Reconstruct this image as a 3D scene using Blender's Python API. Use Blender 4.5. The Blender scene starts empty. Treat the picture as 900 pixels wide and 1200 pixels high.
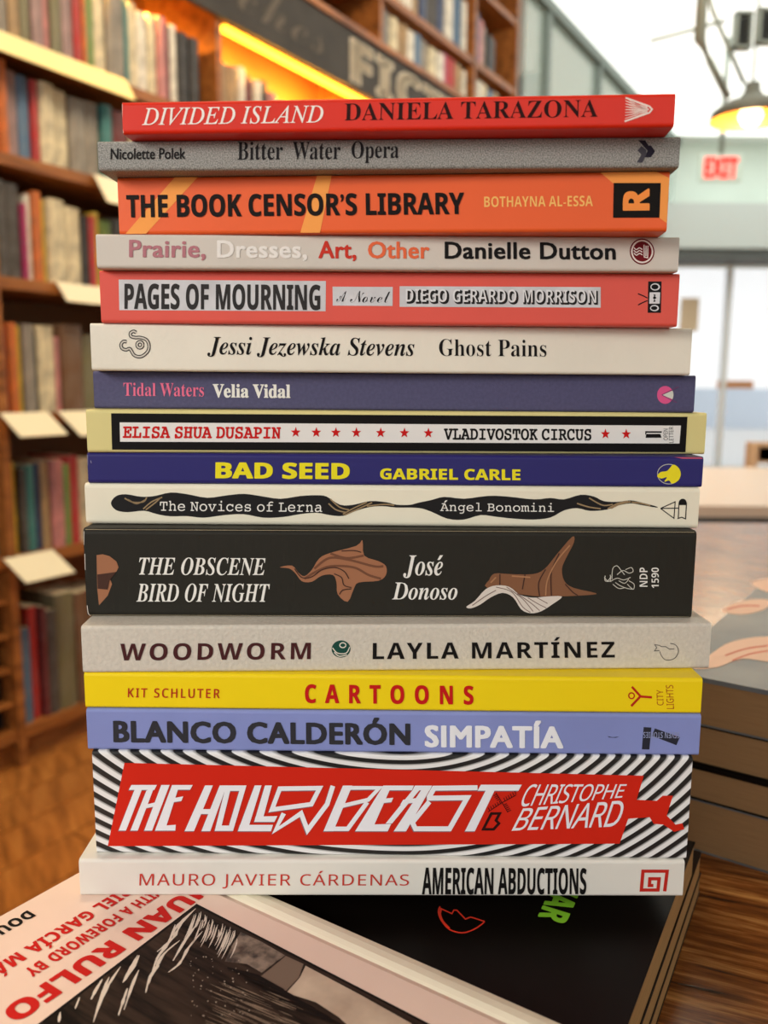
import bpy, bmesh, math, random
from mathutils import Vector, Matrix
from mathutils.geometry import tessellate_polygon
import numpy as np
SC = bpy.context.scene
COL = SC.collection
# ------------------------------------------------------------------ camera, world, lights, exposure
HC = 1.0                                   # lens height above the shop floor
F = 1000.0; PITCH = math.radians(8.6856); ROLL = math.radians(0.43707)
cam = bpy.data.cameras.new('camera'); camo = bpy.data.objects.new('camera', cam); COL.objects.link(camo)
cam.sensor_fit = 'HORIZONTAL'; cam.sensor_width = 36.0; cam.lens = 36.0 * F / 900.0
cp, sp, cr, sr = math.cos(PITCH), math.sin(PITCH), math.cos(ROLL), math.sin(ROLL)
right = Vector((1, 0, 0)); up = Vector((0, sp, cp)); fwd = Vector((0, cp, -sp))
r2 = right * cr + up * sr
u2 = up * cr - right * sr
camo.matrix_world = Matrix(((r2.x, u2.x, -fwd.x, 0), (r2.y, u2.y, -fwd.y, 0), (r2.z, u2.z, -fwd.z, HC), (0, 0, 0, 1)))
cam.clip_start = 0.01; cam.clip_end = 100
cam.dof.use_dof = True; cam.dof.focus_distance = 0.285; cam.dof.aperture_fstop = 15.0
SC.camera = camo
SC.view_settings.view_transform = 'Standard'; SC.view_settings.look = 'None'
SC.view_settings.gamma = 1.0; SC.view_settings.exposure = 0.0; SC.view_settings.use_curve_mapping = False
world = bpy.data.worlds.new('daylight'); SC.world = world; world.use_nodes = True
bg = world.node_tree.nodes['Background']; bg.inputs[0].default_value = (.97, 0.985, 1.0, 1); bg.inputs[1].default_value = 1.25

def lamp(name, loc, target, size, power, color, sy=None):
    l = bpy.data.lights.new(name, 'AREA'); l.shape = 'RECTANGLE'; l.size = size; l.size_y = sy or size
    l.energy = power; l.color = color
    o = bpy.data.objects.new(name, l); COL.objects.link(o); o.location = loc
    o.rotation_euler = (Vector(target) - Vector(loc)).to_track_quat('-Z', 'Y').to_euler()
    return o
lamp('left_key_light', (-.86, -.38, 1.36), (0, .28, .93), .4, 8.6, (1.0, .945, .87), .3)  # unseen key light, added so the spines are brighter and warmer at left
lamp('ceiling_track_light', (-.3, .9, 3.0), (-1.0, 2.3, 1.1), .5, 42, (1.0, .80, .55))
lamp('ceiling_track_light', (.9, 2.2, 3.0), (0.0, 3.8, 2.2), .5, 26, (1.0, .86, .66))

# ------------------------------------------------------------------ helpers
def lin(c):
    return tuple(((v / 255) / 12.92 if v / 255 <= .04045 else ((v / 255 + .055) / 1.055) ** 2.4) for v in c) + (1,)
MATS = {}
def mat(name, rgb, rough=.5, var=0.0, vscale=60, stretch=(1, 1, 1), bump=0.0, bscale=900, bstretch=(1, 1, 1), metal=0, spec=.5, emit=0, coat=0, rgb2=None, detail=3):
    if name in MATS: return MATS[name]
    m = bpy.data.materials.new(name); m.use_nodes = True; nt = m.node_tree; n = nt.nodes; L = nt.links
    b = n['Principled BSDF']; b.inputs['Base Color'].default_value = lin(rgb); b.inputs['Roughness'].default_value = rough
    b.inputs['Metallic'].default_value = metal; b.inputs['Specular IOR Level'].default_value = spec
    b.inputs['Coat Weight'].default_value = coat
    if emit: b.inputs['Emission Color'].default_value = lin(rgb); b.inputs['Emission Strength'].default_value = emit
    if var or bump or rgb2: tc = n.new('ShaderNodeTexCoord')
    if var or rgb2:
        mp = n.new('ShaderNodeMapping'); mp.inputs['Scale'].default_value = stretch; L.new(tc.outputs['Object'], mp.inputs[0])
        no = n.new('ShaderNodeTexNoise'); no.inputs['Scale'].default_value = vscale; no.inputs['Detail'].default_value = detail; L.new(mp.outputs[0], no.inputs['Vector'])
        mx = n.new('ShaderNodeMix'); mx.data_type = 'RGBA'
        a = lin(rgb); c2 = lin(rgb2) if rgb2 else tuple(v * (1 - var) for v in a[:3]) + (1,)
        c1 = a if rgb2 else tuple(min(1, v * (1 + var)) for v in a[:3]) + (1,)
        mx.inputs[6].default_value = c1; mx.inputs[7].default_value = c2
        cr_ = n.new('ShaderNodeValToRGB'); cr_.color_ramp.elements[0].position = .35; cr_.color_ramp.elements[1].position = .65
        L.new(no.outputs['Fac'], cr_.inputs[0]); L.new(cr_.outputs[0], mx.inputs[0]); L.new(mx.outputs[2], b.inputs['Base Color'])
    if bump:
        mp2 = n.new('ShaderNodeMapping'); mp2.inputs['Scale'].default_value = bstretch; L.new(tc.outputs['Object'], mp2.inputs[0])
        n2 = n.new('ShaderNodeTexNoise'); n2.inputs['Scale'].default_value = bscale; n2.inputs['Detail'].default_value = 2; L.new(mp2.outputs[0], n2.inputs['Vector'])
        bp = n.new('ShaderNodeBump'); bp.inputs['Strength'].default_value = bump; bp.inputs['Distance'].default_value = .0004
        L.new(n2.outputs['Fac'], bp.inputs['Height']); L.new(bp.outputs[0], b.inputs['Normal'])
    MATS[name] = m; return m
def ink(rgb, rough=.6, spec=.12): return mat('ink_%d_%d_%d' % rgb, rgb, rough, spec=spec)

def mesh(name, verts, faces, m, smooth=False, mats=None, mi=None):
    me = bpy.data.meshes.new(name); me.from_pydata([tuple(v) for v in verts], [], faces); me.validate(); me.update()
    for mm in (mats or [m]): me.materials.append(mm)
    if mi:
        for p, k in zip(me.polygons, mi): p.material_index = k
    if smooth: me.polygons.foreach_set('use_smooth', [True] * len(me.polygons))
    return me
def link(name, me, parent=None, loc=(0, 0, 0), rz=0):
    o = bpy.data.objects.new(name, me); COL.objects.link(o); o.location = loc; o.rotation_euler = (0, 0, rz)
    if parent: o.parent = parent
    return o
def tag(o, label=None, cat=None, group=None, kind=None):
    if label: o['label'] = label
    if cat: o['category'] = cat
    if group: o['group'] = group
    if kind: o['kind'] = kind
    return o
def empty(name, loc, rz, label, cat, group=None):
    o = bpy.data.objects.new(name, None); COL.objects.link(o); o.location = loc; o.rotation_euler = (0, 0, rz); o.empty_display_size = .02
    return tag(o, label, cat, group)
def boxes(bs):
    """list of (x0,y0,z0,x1,y1,z1) -> verts, faces"""
    V, Fc = [], []
    for x0, y0, z0, x1, y1, z1 in bs:
        k = len(V)
        V += [(x0, y0, z0), (x1, y0, z0), (x1, y1, z0), (x0, y1, z0), (x0, y0, z1), (x1, y0, z1), (x1, y1, z1), (x0, y1, z1)]
        Fc += [tuple(k + i for i in f) for f in ((0, 3, 2, 1), (4, 5, 6, 7), (0, 1, 5, 4), (1, 2, 6, 5), (2, 3, 7, 6), (3, 0, 4, 7))]
    return V, Fc
def box(name, bs, m, parent=None, bevel=0, **k):
    if not isinstance(bs, list): bs = [bs]
    V, Fc = boxes(bs); o = link(name, mesh(name, V, Fc, m), parent, **k)
    if bevel:
        md = o.modifiers.new('bevel', 'BEVEL'); md.width = bevel; md.segments = 2
    return o
def tube(name, pts, r, m, parent=None, seg=10, radii=None, **k):
    V, Fc = [], []; pts = [Vector(p) for p in pts]
    for i, p in enumerate(pts):
        d = (pts[min(i + 1, len(pts) - 1)] - pts[max(i - 1, 0)]).normalized()
        a = d.orthogonal().normalized() if abs(d.z) < .99 else Vector((1, 0, 0)); b = d.cross(a).normalized(); a = b.cross(d)
        rr = radii[i] if radii else r
        V += [p + a * rr * math.cos(2 * math.pi * j / seg) + b * rr * math.sin(2 * math.pi * j / seg) for j in range(seg)]
    for i in range(len(pts) - 1):
        Fc += [(i * seg + j, i * seg + (j + 1) % seg, (i + 1) * seg + (j + 1) % seg, (i + 1) * seg + j) for j in range(seg)]
    Fc += [tuple(range(seg))[::-1], tuple((len(pts) - 1) * seg + j for j in range(seg))]
    return link(name, mesh(name, V, Fc, m, True), parent, **k)
def lathe(name, prof, m, parent=None, seg=32, **k):
    V, Fc = [], []
    for r, z in prof: V += [(r * math.cos(2 * math.pi * j / seg), r * math.sin(2 * math.pi * j / seg), z) for j in range(seg)]
    for i in range(len(prof) - 1):
        Fc += [(i * seg + j, i * seg + (j + 1) % seg, (i + 1) * seg + (j + 1) % seg, (i + 1) * seg + j) for j in range(seg)]
    return link(name, mesh(name, V, Fc, m, True), parent, **k)

# photograph pixel -> viewing ray, used only to read real positions off planes of the scene
def ray(px, py):
    du, dv = px - 450, py - 600
    u = cr * du + sr * dv; v = -sr * du + cr * dv
    return (u / F, cp - v / F * sp, -sp - v / F * cp)
def on_z(px, py, z):                        # hit with the horizontal plane z (world)
    d = ray(px, py); t = (z - HC) / d[2]; return Vector((d[0] * t, d[1] * t, z))
def on_y(px, py, Y):
    d = ray(px, py); t = Y / d[1]; return Vector((d[0] * t, Y, HC + d[2] * t))

# lettering -----------------------------------------------------------------
def alpha(s, U, L):
    o = ''
    for c in s:
        if 'A' <= c <= 'Z': o += chr(U + ord(c) - 65)
        elif 'a' <= c <= 'z': o += 'ℎ' if (U == 0x1D434 and c == 'h') else chr(L + ord(c) - 97)
        elif '0' <= c <= '9' and U in (0x1D400, 0x1D670, 0x1D5D4): o += chr({0x1D400: 0x1D7CE, 0x1D670: 0x1D7F6, 0x1D5D4: 0x1D7EC}[U] + ord(c) - 48)
        else: o += c
    return o
FONTS = dict(plain=None, serif=0x1D400, serif_it=0x1D434, serif_bi=0x1D468, script=0x1D4D0, fraktur=0x1D504, sans=0x1D5A0, sansb=0x1D5D4, sans_it=0x1D608, sans_bi=0x1D63C, mono=0x1D670)
ACC = {'Á': 'A', 'É': 'E', 'Í': 'I', 'Ó': 'O', 'é': 'e', 'í': 'i'}
def glyphs(s, font='plain', off=0.0, track=1.0, shear=0.0, res=3):
    """lettering outline filled flat, in a unit box; returns verts (x,y) in 0..1 and faces"""
    U = FONTS[font]; strike = 0
    if off > .012: strike = off - .004; off = 0.0
    def conv(base):
        body = base if U is None else alpha(base, U, U + 26)
        c = bpy.data.curves.new('t', 'FONT'); c.body = body; c.offset = off; c.space_character = track; c.shear = shear; c.resolution_u = res
        o = bpy.data.objects.new('t', c); COL.objects.link(o)
        me = bpy.data.meshes.new_from_object(o.evaluated_get(bpy.context.evaluated_depsgraph_get()))
        V = [(v.co.x, v.co.y) for v in me.vertices]; P = [tuple(p.vertices) for p in me.polygons]
        bpy.data.objects.remove(o); bpy.data.curves.remove(c); bpy.data.meshes.remove(me)
        return V, P
    if U is None or not any(ch in ACC for ch in s):
        V, P = conv(s)
    else:
        V, P = conv(''.join(ACC.get(ch, ch) for ch in s))
        for i, ch in enumerate(s):
            if ch in ACC:
                a = conv(''.join(ACC.get(q, q) for q in s[:i + 1]))[0]
                ltr = conv(ACC[ch])[0]; w = max(v[0] for v in ltr) - min(v[0] for v in ltr); hh = max(v[1] for v in ltr)
                x1 = max(v[0] for v in a); cx = x1 - w / 2; k = len(V)
                V += [(cx - .05, hh + .06), (cx + .06, hh + .06), (cx + .20, hh + .22), (cx + .06, hh + .22)]; P.append((k, k + 1, k + 2, k + 3))
    if strike:
        V0, P0 = V, P; V, P = [], []
        for dx, dy in ((0, 0), (1, .5), (-1, .5), (1, -.5), (-1, -.5), (0, .7), (0, -.7)):
            k = len(V); V = V + [(x + dx * strike, y + dy * strike) for x, y in V0]; P = P + [tuple(i + k for i in f) for f in P0]
        glyphs.n0 = len(V0)
    else: glyphs.n0 = len(V)
    xs = [v[0] for v in V]; ys = [v[1] for v in V]; x0, x1, y0, y1 = min(xs), max(xs), min(ys), max(ys)
    return [((x - x0) / (x1 - x0), (y - y0) / (y1 - y0)) for x, y in V], P
def ribbon(pts, w, closed=False):
    """2-D stroke: returns verts and faces of a mitred ribbon"""
    P = [np.array(p, float) for p in pts]; n = len(P); V = []
    for i in range(n):
        a = P[i - 1] if (i > 0 or closed) else None; b = P[(i + 1) % n] if (i < n - 1 or closed) else None
        d1 = (P[i] - a) if a is not None else (b - P[i]); d2 = (b - P[i]) if b is not None else d1
        d1 = d1 / (np.linalg.norm(d1) + 1e-9); d2 = d2 / (np.linalg.norm(d2) + 1e-9)
        n1 = np.array((-d1[1], d1[0])); n2 = np.array((-d2[1], d2[0])); m_ = n1 + n2; m_ /= (np.linalg.norm(m_) + 1e-9)
        k = 1 / max(.45, float(m_ @ n1)); ww = w[i] if isinstance(w, (list, tuple)) else w
        V += [tuple(P[i] + m_ * ww / 2 * k), tuple(P[i] - m_ * ww / 2 * k)]
    Fc = [(2 * i, 2 * i + 1, 2 * ((i + 1) % n) + 1, 2 * ((i + 1) % n)) for i in range(n if closed else n - 1)]
    return V, Fc
def curve(pts, k=6, closed=False):
    """Catmull-Rom through the points"""
    P = [np.array(p, float) for p in pts]; n = len(P); out = []
    for i in range(n if closed else n - 1):
        g = lambda j: P[j % n] if closed else P[min(max(j, 0), n - 1)]
        a, b, c, d = g(i - 1), g(i), g(i + 1), g(i + 2)
        for s in range(k):
            t = s / k; out.append(tuple(.5 * ((2 * b) + (c - a) * t + (2 * a - 5 * b + 4 * c - d) * t * t + (3 * b - a - 3 * c + d) * t ** 3)))
    if not closed: out.append(tuple(P[-1]))
    return out
def circ(cx, cy, r, ry=None, n=28, a0=0, a1=360):
    ry = ry or r
    return [(cx + r * math.cos(math.radians(a0 + (a1 - a0) * i / n)), cy + ry * math.sin(math.radians(a0 + (a1 - a0) * i / n))) for i in range(n + (0 if a1 - a0 == 360 else 1))]
def star(cx, cy, r):
    return [(cx + (r if i % 2 == 0 else r * .42) * math.sin(i * math.pi / 5), cy - (r if i % 2 == 0 else r * .42) * math.cos(i * math.pi / 5)) for i in range(10)]
def ngon_mesh(P):
    """triangulate a possibly concave polygon"""
    return [(p[0], p[1]) for p in P], [tuple(t) for t in tessellate_polygon([[Vector((p[0], p[1], 0)) for p in P]])]
def merge(parts):
    V, Fc = [], []
    for v, f in parts:
        k = len(V); V += list(v); Fc += [tuple(i + k for i in g) for g in f]
    return V, Fc
LAY = .00007
class Face:
    """a printed surface; subclasses turn photograph pixels into local 3-D points"""
    def put(self, name, parts, rgb, layer=1, label=None, m=None, sub=None):
        V, Fc = merge(parts); W = []; q = 0
        for v, f in parts:
            nn = sub or len(v)
            for j, (x, y) in enumerate(v):
                W.append(self.at(x, y, layer + .11 * (q + j // nn)))
            q += (len(v) + nn - 1) // nn
            if q > 7: q = 0
        o = link(name, mesh(name, W, self.orient(W, Fc), m or ink(rgb)), self.obj)
        if label: o['label'] = label
        return o
    def orient(self, W, Fc):
        out = []
        for f in Fc:
            a, b, c = (Vector(W[i]) for i in f[:3])
            out.append(f if (b - a).cross(c - a).dot(self.nrm) > 0 else f[::-1])
        return out
    def poly(self, name, P, rgb, layer=1, **k):
        if isinstance(P[0][0], (tuple, list)) and name.startswith('printed') and len(P) < 12:
            for p in P: o = self.put(name, [ngon_mesh(p)], rgb, layer, **k)
            return o
        return self.put(name, [ngon_mesh(p) for p in (P if isinstance(P[0][0], (tuple, list)) else [P])], rgb, layer, **k)
    def stroke(self, name, lines, w, rgb, layer=1, closed=False, **k):
        if name == 'printed_ribbon':
            for l in lines: o = self.put(name, [ribbon(l, w, closed)], rgb, layer, **k)
            return o
        return self.put(name, [ribbon(l, w, closed) for l in lines], rgb, layer, **k)
    def text(self, name, s, boxpx, rgb, font='plain', off=0, track=1.0, shear=0, layer=2, rot=0, **k):
        V, Fc = glyphs(s, font, off, track, shear)
        return self.put(name, [([self.box_map(boxpx, x, y, rot) for x, y in V], Fc)], rgb, layer, sub=glyphs.n0, **k)
    def box_map(self, b, s, t, rot):
        if len(b) == 4 and not isinstance(b[0], (tuple, list)):
            x0, x1, yt, yb = b
            if rot == 90: s, t = 1 - t, s            # reads upwards
            elif rot == 180: s, t = 1 - s, 1 - t
            x = x0 + (x1 - x0) * s
            return (x, yb + (yt - yb) * t + self.skew * (x - x0))
        tl, tr, br, bl = b
        if rot == 180: s, t = 1 - s, 1 - t
        return tuple((bl[i] * (1 - s) + br[i] * s) * (1 - t) + (tl[i] * (1 - s) + tr[i] * s) * t for i in (0, 1))

_keep = bpy.data.curves.new('keep', 'FONT')
# ------------------------------------------------------------------ the tower of books
ZS = [0.08248, 0.07325, 0.06436, 0.04657, 0.03569, 0.01867, 0.00294, -0.00991, -0.02448, -0.03494, -0.04912, -0.07951, -0.09552, -0.10773, -0.12208, -0.15858, -0.17174]
paper = mat('page_paper', (214, 196, 160), .8, var=.16, vscale=40, stretch=(1, 1, 90))
def prism_cover(w, h, d, r=.0011, th=.00035, bulge=.0):
    """C-shaped paperback cover: back board, rounded spine, front board, as one folded sheet"""
    outer = [(d, h), (r + .004, h)] + [(r - r * math.sin(a), h - r + r * math.cos(a)) for a in [i * math.pi / 8 for i in range(5)]]
    outer += [(-bulge * math.sin(math.pi * t), h - r - (h - 2 * r) * t) for t in (.25, .5, .75)]
    outer += [(r - r * math.cos(a), r - r * math.sin(a)) for a in [i * math.pi / 8 for i in range(5)]] + [(r + .004, 0), (d, 0)]
    inner = [(y if y >= d - 1e-6 else y + (th if y < r + .003 else 0), min(max(z, th), h - th)) for y, z in outer]
    n = len(outer); V = []; N = 2
    for k in range(N):
        x = -w / 2 + w * k / (N - 1)
        V += [(x, y, z) for y, z in outer] + [(x, y, z) for y, z in inner]
    Fc = []
    for i in range(n - 1):
        Fc.append((i, i + 1, 2 * n + i + 1, 2 * n + i)); Fc.append((n + i + 1, n + i, 3 * n + i, 3 * n + i + 1))
        Fc.append((i + 1, i, n + i, n + i + 1)); Fc.append((2 * n + i, 2 * n + i + 1, 3 * n + i + 1, 3 * n + i))
    Fc += [(0, n, 3 * n, 2 * n)[::-1], (n - 1, 2 * n - 1, 4 * n - 1, 3 * n - 1)]
    V = [(x, -y if False else y, z) for x, y, z in V]
    return V, Fc
class Book(Face):
    nrm = Vector((0, -1, 0))
    def __init__(self, i, label, corners, fit, m, depth=.132, r=.0011):
        xc, w, yaw, yc = fit; self.w = w; self.h = ZS[i] - ZS[i + 1] - .00004; self.px = corners
        c = corners; self.skew = .5 * ((c[3] - c[1]) / (c[2] - c[0]) + (c[7] - c[5]) / (c[6] - c[4]))
        self.obj = empty('paperback_book', (xc, .28 + yc, HC + ZS[i + 1]), yaw, label, 'book', None)
        V, Fc = prism_cover(w, self.h, depth, r)
        co = link('cover', mesh('cover', V, Fc, m), self.obj); self.cover = co
        bm = bmesh.new(); bm.from_mesh(co.data); bmesh.ops.recalc_face_normals(bm, faces=bm.faces); bm.to_mesh(co.data); bm.free()
        box('page_block', (-w / 2 + .0006, .0006, .0004, w / 2 - .0006, depth - .0008, self.h - .0004), paper, self.obj)
    def at(self, x, y, layer):
        a, b, c, d = [(self.px[2 * k], self.px[2 * k + 1]) for k in range(4)]   # TL TR BL BR
        u, v = .5, .5
        for _ in range(6):
            X = (1 - v) * ((1 - u) * a[0] + u * b[0]) + v * ((1 - u) * c[0] + u * d[0]) - x
            Y = (1 - v) * ((1 - u) * a[1] + u * b[1]) + v * ((1 - u) * c[1] + u * d[1]) - y
            xu = (1 - v) * (b[0] - a[0]) + v * (d[0] - c[0]); xv = (1 - u) * (c[0] - a[0]) + u * (d[0] - b[0])
            yu = (1 - v) * (b[1] - a[1]) + v * (d[1] - c[1]); yv = (1 - u) * (c[1] - a[1]) + u * (d[1] - b[1])
            D = xu * yv - xv * yu; u -= (X * yv - Y * xv) / D; v -= (Y * xu - X * yu) / D
        return ((min(max(u, .0005), .9995) - .5) * self.w, -LAY * layer, self.h * (1 - min(max(v, .012), .988)))

def cover_mat(name, rgb, rough=.42, **k):
    k.setdefault('var', .03); k.setdefault('vscale', 25); k.setdefault('bump', .05); k.setdefault('spec', .3)
    return mat(name, rgb, rough, **k)
WHITE = (240, 238, 232); BLACK = (24, 22, 22)
# 1 ---------------------------------------------------------------- top book
b = Book(0, 'red paperback with white and black serif lettering, topmost of the tall stack', (142, 119, 791.5, 108.5, 145, 157, 790, 148), (0.00152, 0.16271, -0.07254, -0.01426), cover_mat('red_cover', (222, 44, 20), .3, bump=.02))
b.text('title_lettering', 'DIVIDED ISLAND', (168, 386, 126.3, 147), (250, 240, 232), 'serif_it', .004)
b.text('author_lettering', 'DANIELA TARAZONA', (411, 704, 120.8, 141.3), (48, 18, 16), 'serif', -.006)
fan = [[(735, 114.5), (762, 124.5), (765, 128), (762, 132), (734.5, 142)]]
fan += [[(735 + .3 * (k % 2), 114.5 + 27.5 * k / 8), (750, 121 + 14 * (k / 8)), (760, 125 + 6 * (k / 8))] for k in range(9)]
fan += [[(735, 114.5 + 27.5 * k / 8), (746, 118 + 20 * ((k + 1.6) / 10)), (762, 128)] for k in range(8)]
b.stroke('publisher_mark', fan, .8, (245, 215, 205)); b.stroke('publisher_mark', fan[:1], 2.0, (245, 225, 215), 2)
b.stroke('scuff_mark', [[(143.4, 152), (145.6, 156)], [(143, 122), (143.5, 140)]], .8, (250, 214, 200), 2)
# 2
b = Book(1, 'speckled grey paperback with black lettering, second from the top of the tall stack', (114, 165, 797, 160, 116, 200, 796, 195.5), (-0.00097, 0.17797, -0.05466, -0.0057),
         mat('speckled_grey_cover', (172, 171, 165), .6, rgb2=(112, 112, 108), spec=.25, vscale=2600, detail=2, bump=.1))
b.text('author_lettering', 'Nicolette Polek', (130.3, 220.8, 174, 187), (30, 28, 28), 'plain', .022)
for s, x0, x1, yt, yb in (('Bitter', 283, 337, 166, 187.5), ('Water', 348.5, 405, 166.5, 187), ('Opera', 418, 473.5, 165.5, 191)):
    b.text('title_lettering', s, (x0, x1, yt - .0, yb), (32, 30, 32), 'serif', -.003)
b.poly('publisher_mark', [[(749, 164.3), (757, 164.7), (761, 170.5), (764, 170.7), (768.6, 177), (764, 184), (756.5, 184.2), (760, 176.5)]], (34, 30, 44), 1)
b.poly('publisher_mark', [[(748.5, 176.5), (752.5, 171), (758, 175), (759, 180), (754.5, 190), (748, 190), (753, 181)]], (70, 68, 76), 2)
# 3
b = Book(2, "orange paperback with pale diagonal bands and bold black title, third from the top", (138.5, 209, 785, 199.5, 139, 273, 781, 271.5), (-2e-05, 0.17373, -0.07979, 0.00053), cover_mat('orange_cover', (238, 98, 42), .38, bump=.08))
b.poly('printed_band', [[(209, 208), (237, 207.5), (172, 273), (146.7, 273)], [(380, 205), (397.2, 205), (382, 272.5), (358.5, 272.5)]], (252, 166, 84))
b.poly('printed_band', [[(707, 200.8), (770, 200), (785, 208), (781.5, 262), (773, 255.5), (774.7, 214), (721, 214)]], (250, 160, 80))
b.poly('publisher_mark', [[(722, 214), (774.7, 214), (773, 255.2), (721, 255.2)]], (22, 18, 16), 2)
b.text('publisher_mark', 'R', (732, 762, 220.5, 247), (250, 150, 72), 'sansb', .03, layer=3, rot=90)
b.text('title_lettering', "THE BOOK CENSOR’S LIBRARY", (149, 551.5, 228.5, 254.3), (26, 20, 18), 'sansb', .016, layer=3)
b.text('author_lettering', 'BOTHAYNA AL-ESSA', (574.6, 698.4, 230, 242.5), (252, 196, 112), 'sansb', -.005)
# 4
b = Book(3, 'warm grey paperback with pink, white, red and orange title words, fourth from the top', (112, 274.5, 797, 278, 114, 313.5, 794, 318), (0.00015, 0.18793, -0.01199, 0.00478), cover_mat('warm_grey_cover', (212, 204, 193), .5))
for s, x0, x1, c, yb in (('Prairie,', 151.7, 242, (184, 122, 130), 304.3), ('Dresses,', 255.3, 361.4, (240, 236, 230), 304.3), ('Art,', 374.5, 419, (206, 58, 44), 304.3), ('Other', 432.5, 504.7, (232, 110, 70), 301), ('Danielle Dutton', 522.4, 722, BLACK, 301)):
    b.text('author_lettering' if 'Dan' in s else 'title_lettering', s, (x0, x1, 281.3 + b.skew * (x0 - 152), yb + b.skew * (x0 - 152)), c, 'plain', .03, track=1.05)
b.poly('publisher_mark', circ(752.7, 294.7, 14.4, 15), (112, 22, 30)); b.stroke('publisher_mark', [circ(752.7, 294.7, 12, 12.5)], 1.8, (235, 225, 218), 2, closed=True)
b.stroke('publisher_mark', [curve([(743, 290 + k * 3.2), (746, 292.5 + k * 3.2), (749.5, 290.5 + k * 3.2), (753, 292.5 + k * 3)]) for k in range(3)] + [[(755, 287), (755, 301), (759, 302), (759.5, 288)], [(757.3, 288), (757, 300)]], 1.1, (238, 228, 222), 2)
# 5
b = Book(4, 'coral pink paperback with silver title panels, fifth from the top', (116, 317.5, 797, 321, 119, 377, 793, 382), (0.00073, 0.19086, -0.01523, 0.00908), cover_mat('coral_cover', (226, 88, 74), .4))
silver = mat('silver_panel', (205, 205, 208), .42, var=.1, vscale=90, spec=.6)
b.poly('printed_panel', [[(139.3, 328), (383.6, 329.6), (383.2, 364), (140.3, 362.6)], [(391.4, 336), (462, 336.3), (461.8, 358), (391.6, 357.6)], [(470, 335.5), (704.8, 336.5), (704.6, 360), (470, 359)]], (205, 205, 208), 1, m=silver)
b.text('title_lettering', 'PAGES OF MOURNING', (146.3, 377, 332.2, 361.6), (52, 50, 50), 'sansb', .018)
b.text('title_lettering', 'A', (396, 408, 341, 353.5), (34, 32, 34), 'script', -.01); b.text('title_lettering', 'Novel', (412, 459, 340.5, 354), (34, 32, 34), 'script', -.01)
b.text('author_lettering', 'DIEGO GERARDO MORRISON', (478.4, 701.4, 339.2, 355.6), (40, 38, 38), 'sansb', .05, track=1.04)
b.text('author_lettering', 'DIEGO GERARDO MORRISON', (477.3, 699.3, 338.4, 353.3), (226, 226, 228), 'sansb', -.012, track=1.04, layer=4)
b.stroke('publisher_mark', [curve([(759, 349), (754, 346.5), (748, 344)]), curve([(759, 352), (754, 354), (748, 357)])], 1.3, (30, 26, 28))
b.poly('publisher_mark', [[(760, 330), (775.5, 330), (774.5, 366), (759.2, 366)]], (28, 26, 28))
b.poly('publisher_mark', [[(761.5, 342.5), (773.7, 342.5), (773, 355.5), (761, 355.5)], circ(768, 336.3, 5.6, 4.2, 14), circ(767, 360.6, 5.2, 3.6, 14)], (224, 222, 226), 2)
b.poly('publisher_mark', [circ(767.6, 336.3, 4.2, 2.9, 12), circ(766.6, 360.6, 3.8, 2.3, 12), [(766, 344.5), (768.6, 345.5), (767.6, 347), (769.5, 349), (767, 350.5), (768.5, 353), (765.6, 353.6), (766.6, 350.5), (765, 349), (766.5, 347)]], (26, 24, 26), 3)
# 6
b = Book(5, 'off-white paperback with a curly grey emblem and italic lettering, sixth from the top', (105, 379.5, 812, 385.5, 108, 432, 808, 439), (0.00246, 0.20278, 0.01439, 0.01316), cover_mat('ivory_cover', (236, 230, 214), .55, bump=.25, bscale=500))
sw = [curve([(159, 390), (156, 388.6), (152.5, 390.5), (153, 394), (158, 395.5), (164, 395.5), (171, 398), (174, 404), (172.5, 411), (165, 416.5), (157, 415), (152, 408), (147.5, 409), (143, 407.5), (141.5, 403.5), (144, 400), (148, 400)], 5), circ(163.5, 403.5, 3.4, n=16) + [(166.9, 403.5)]]
b.stroke('publisher_mark', sw, 4.0, (70, 66, 64)); b.stroke('publisher_mark', sw, 1.6, (214, 208, 196), 2)
b.text('author_lettering', 'Jessi Jezewska Stevens', (242, 483.8, 394, 417), (22, 20, 20), 'serif_bi', -.002)
b.text('title_lettering', 'Ghost Pains', (512.8, 638.9, 397.3, 416.5), (24, 22, 22), 'serif', -.007)
# 7
b = Book(6, 'slate blue cloth-textured paperback with pink and white lettering, seventh from the top', (109, 435.5, 815.5, 442, 110.5, 476.5, 813, 482), (0.00336, 0.20827, 0.0035, 0.0185), cover_mat('slate_cover', (80, 78, 112), .6, var=.08, vscale=900, bump=.3, bscale=1400))
b.text('title_lettering', 'Tidal Waters', (144.7, 238.8, 448.3, 463), (236, 116, 150), 'serif', -.004)
b.text('author_lettering', 'Velia Vidal', (249, 340, 449.8, 465), WHITE, 'serif', .022)
b.poly('publisher_mark', circ(779.4, 462.7, 9.6), (226, 92, 146)); b.poly('publisher_mark', [[(776, 462.7), (788, 458)] + circ(779.4, 462.7, 9.6, n=6, a0=-28, a1=28) + [(788, 467.4)]], (214, 216, 206), 2)
b.stroke('publisher_mark', [[(775.5, 462.5), (795, 453.8)], [(775.5, 462.8), (793, 471)]], .7, (120, 60, 110), 3)
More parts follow.
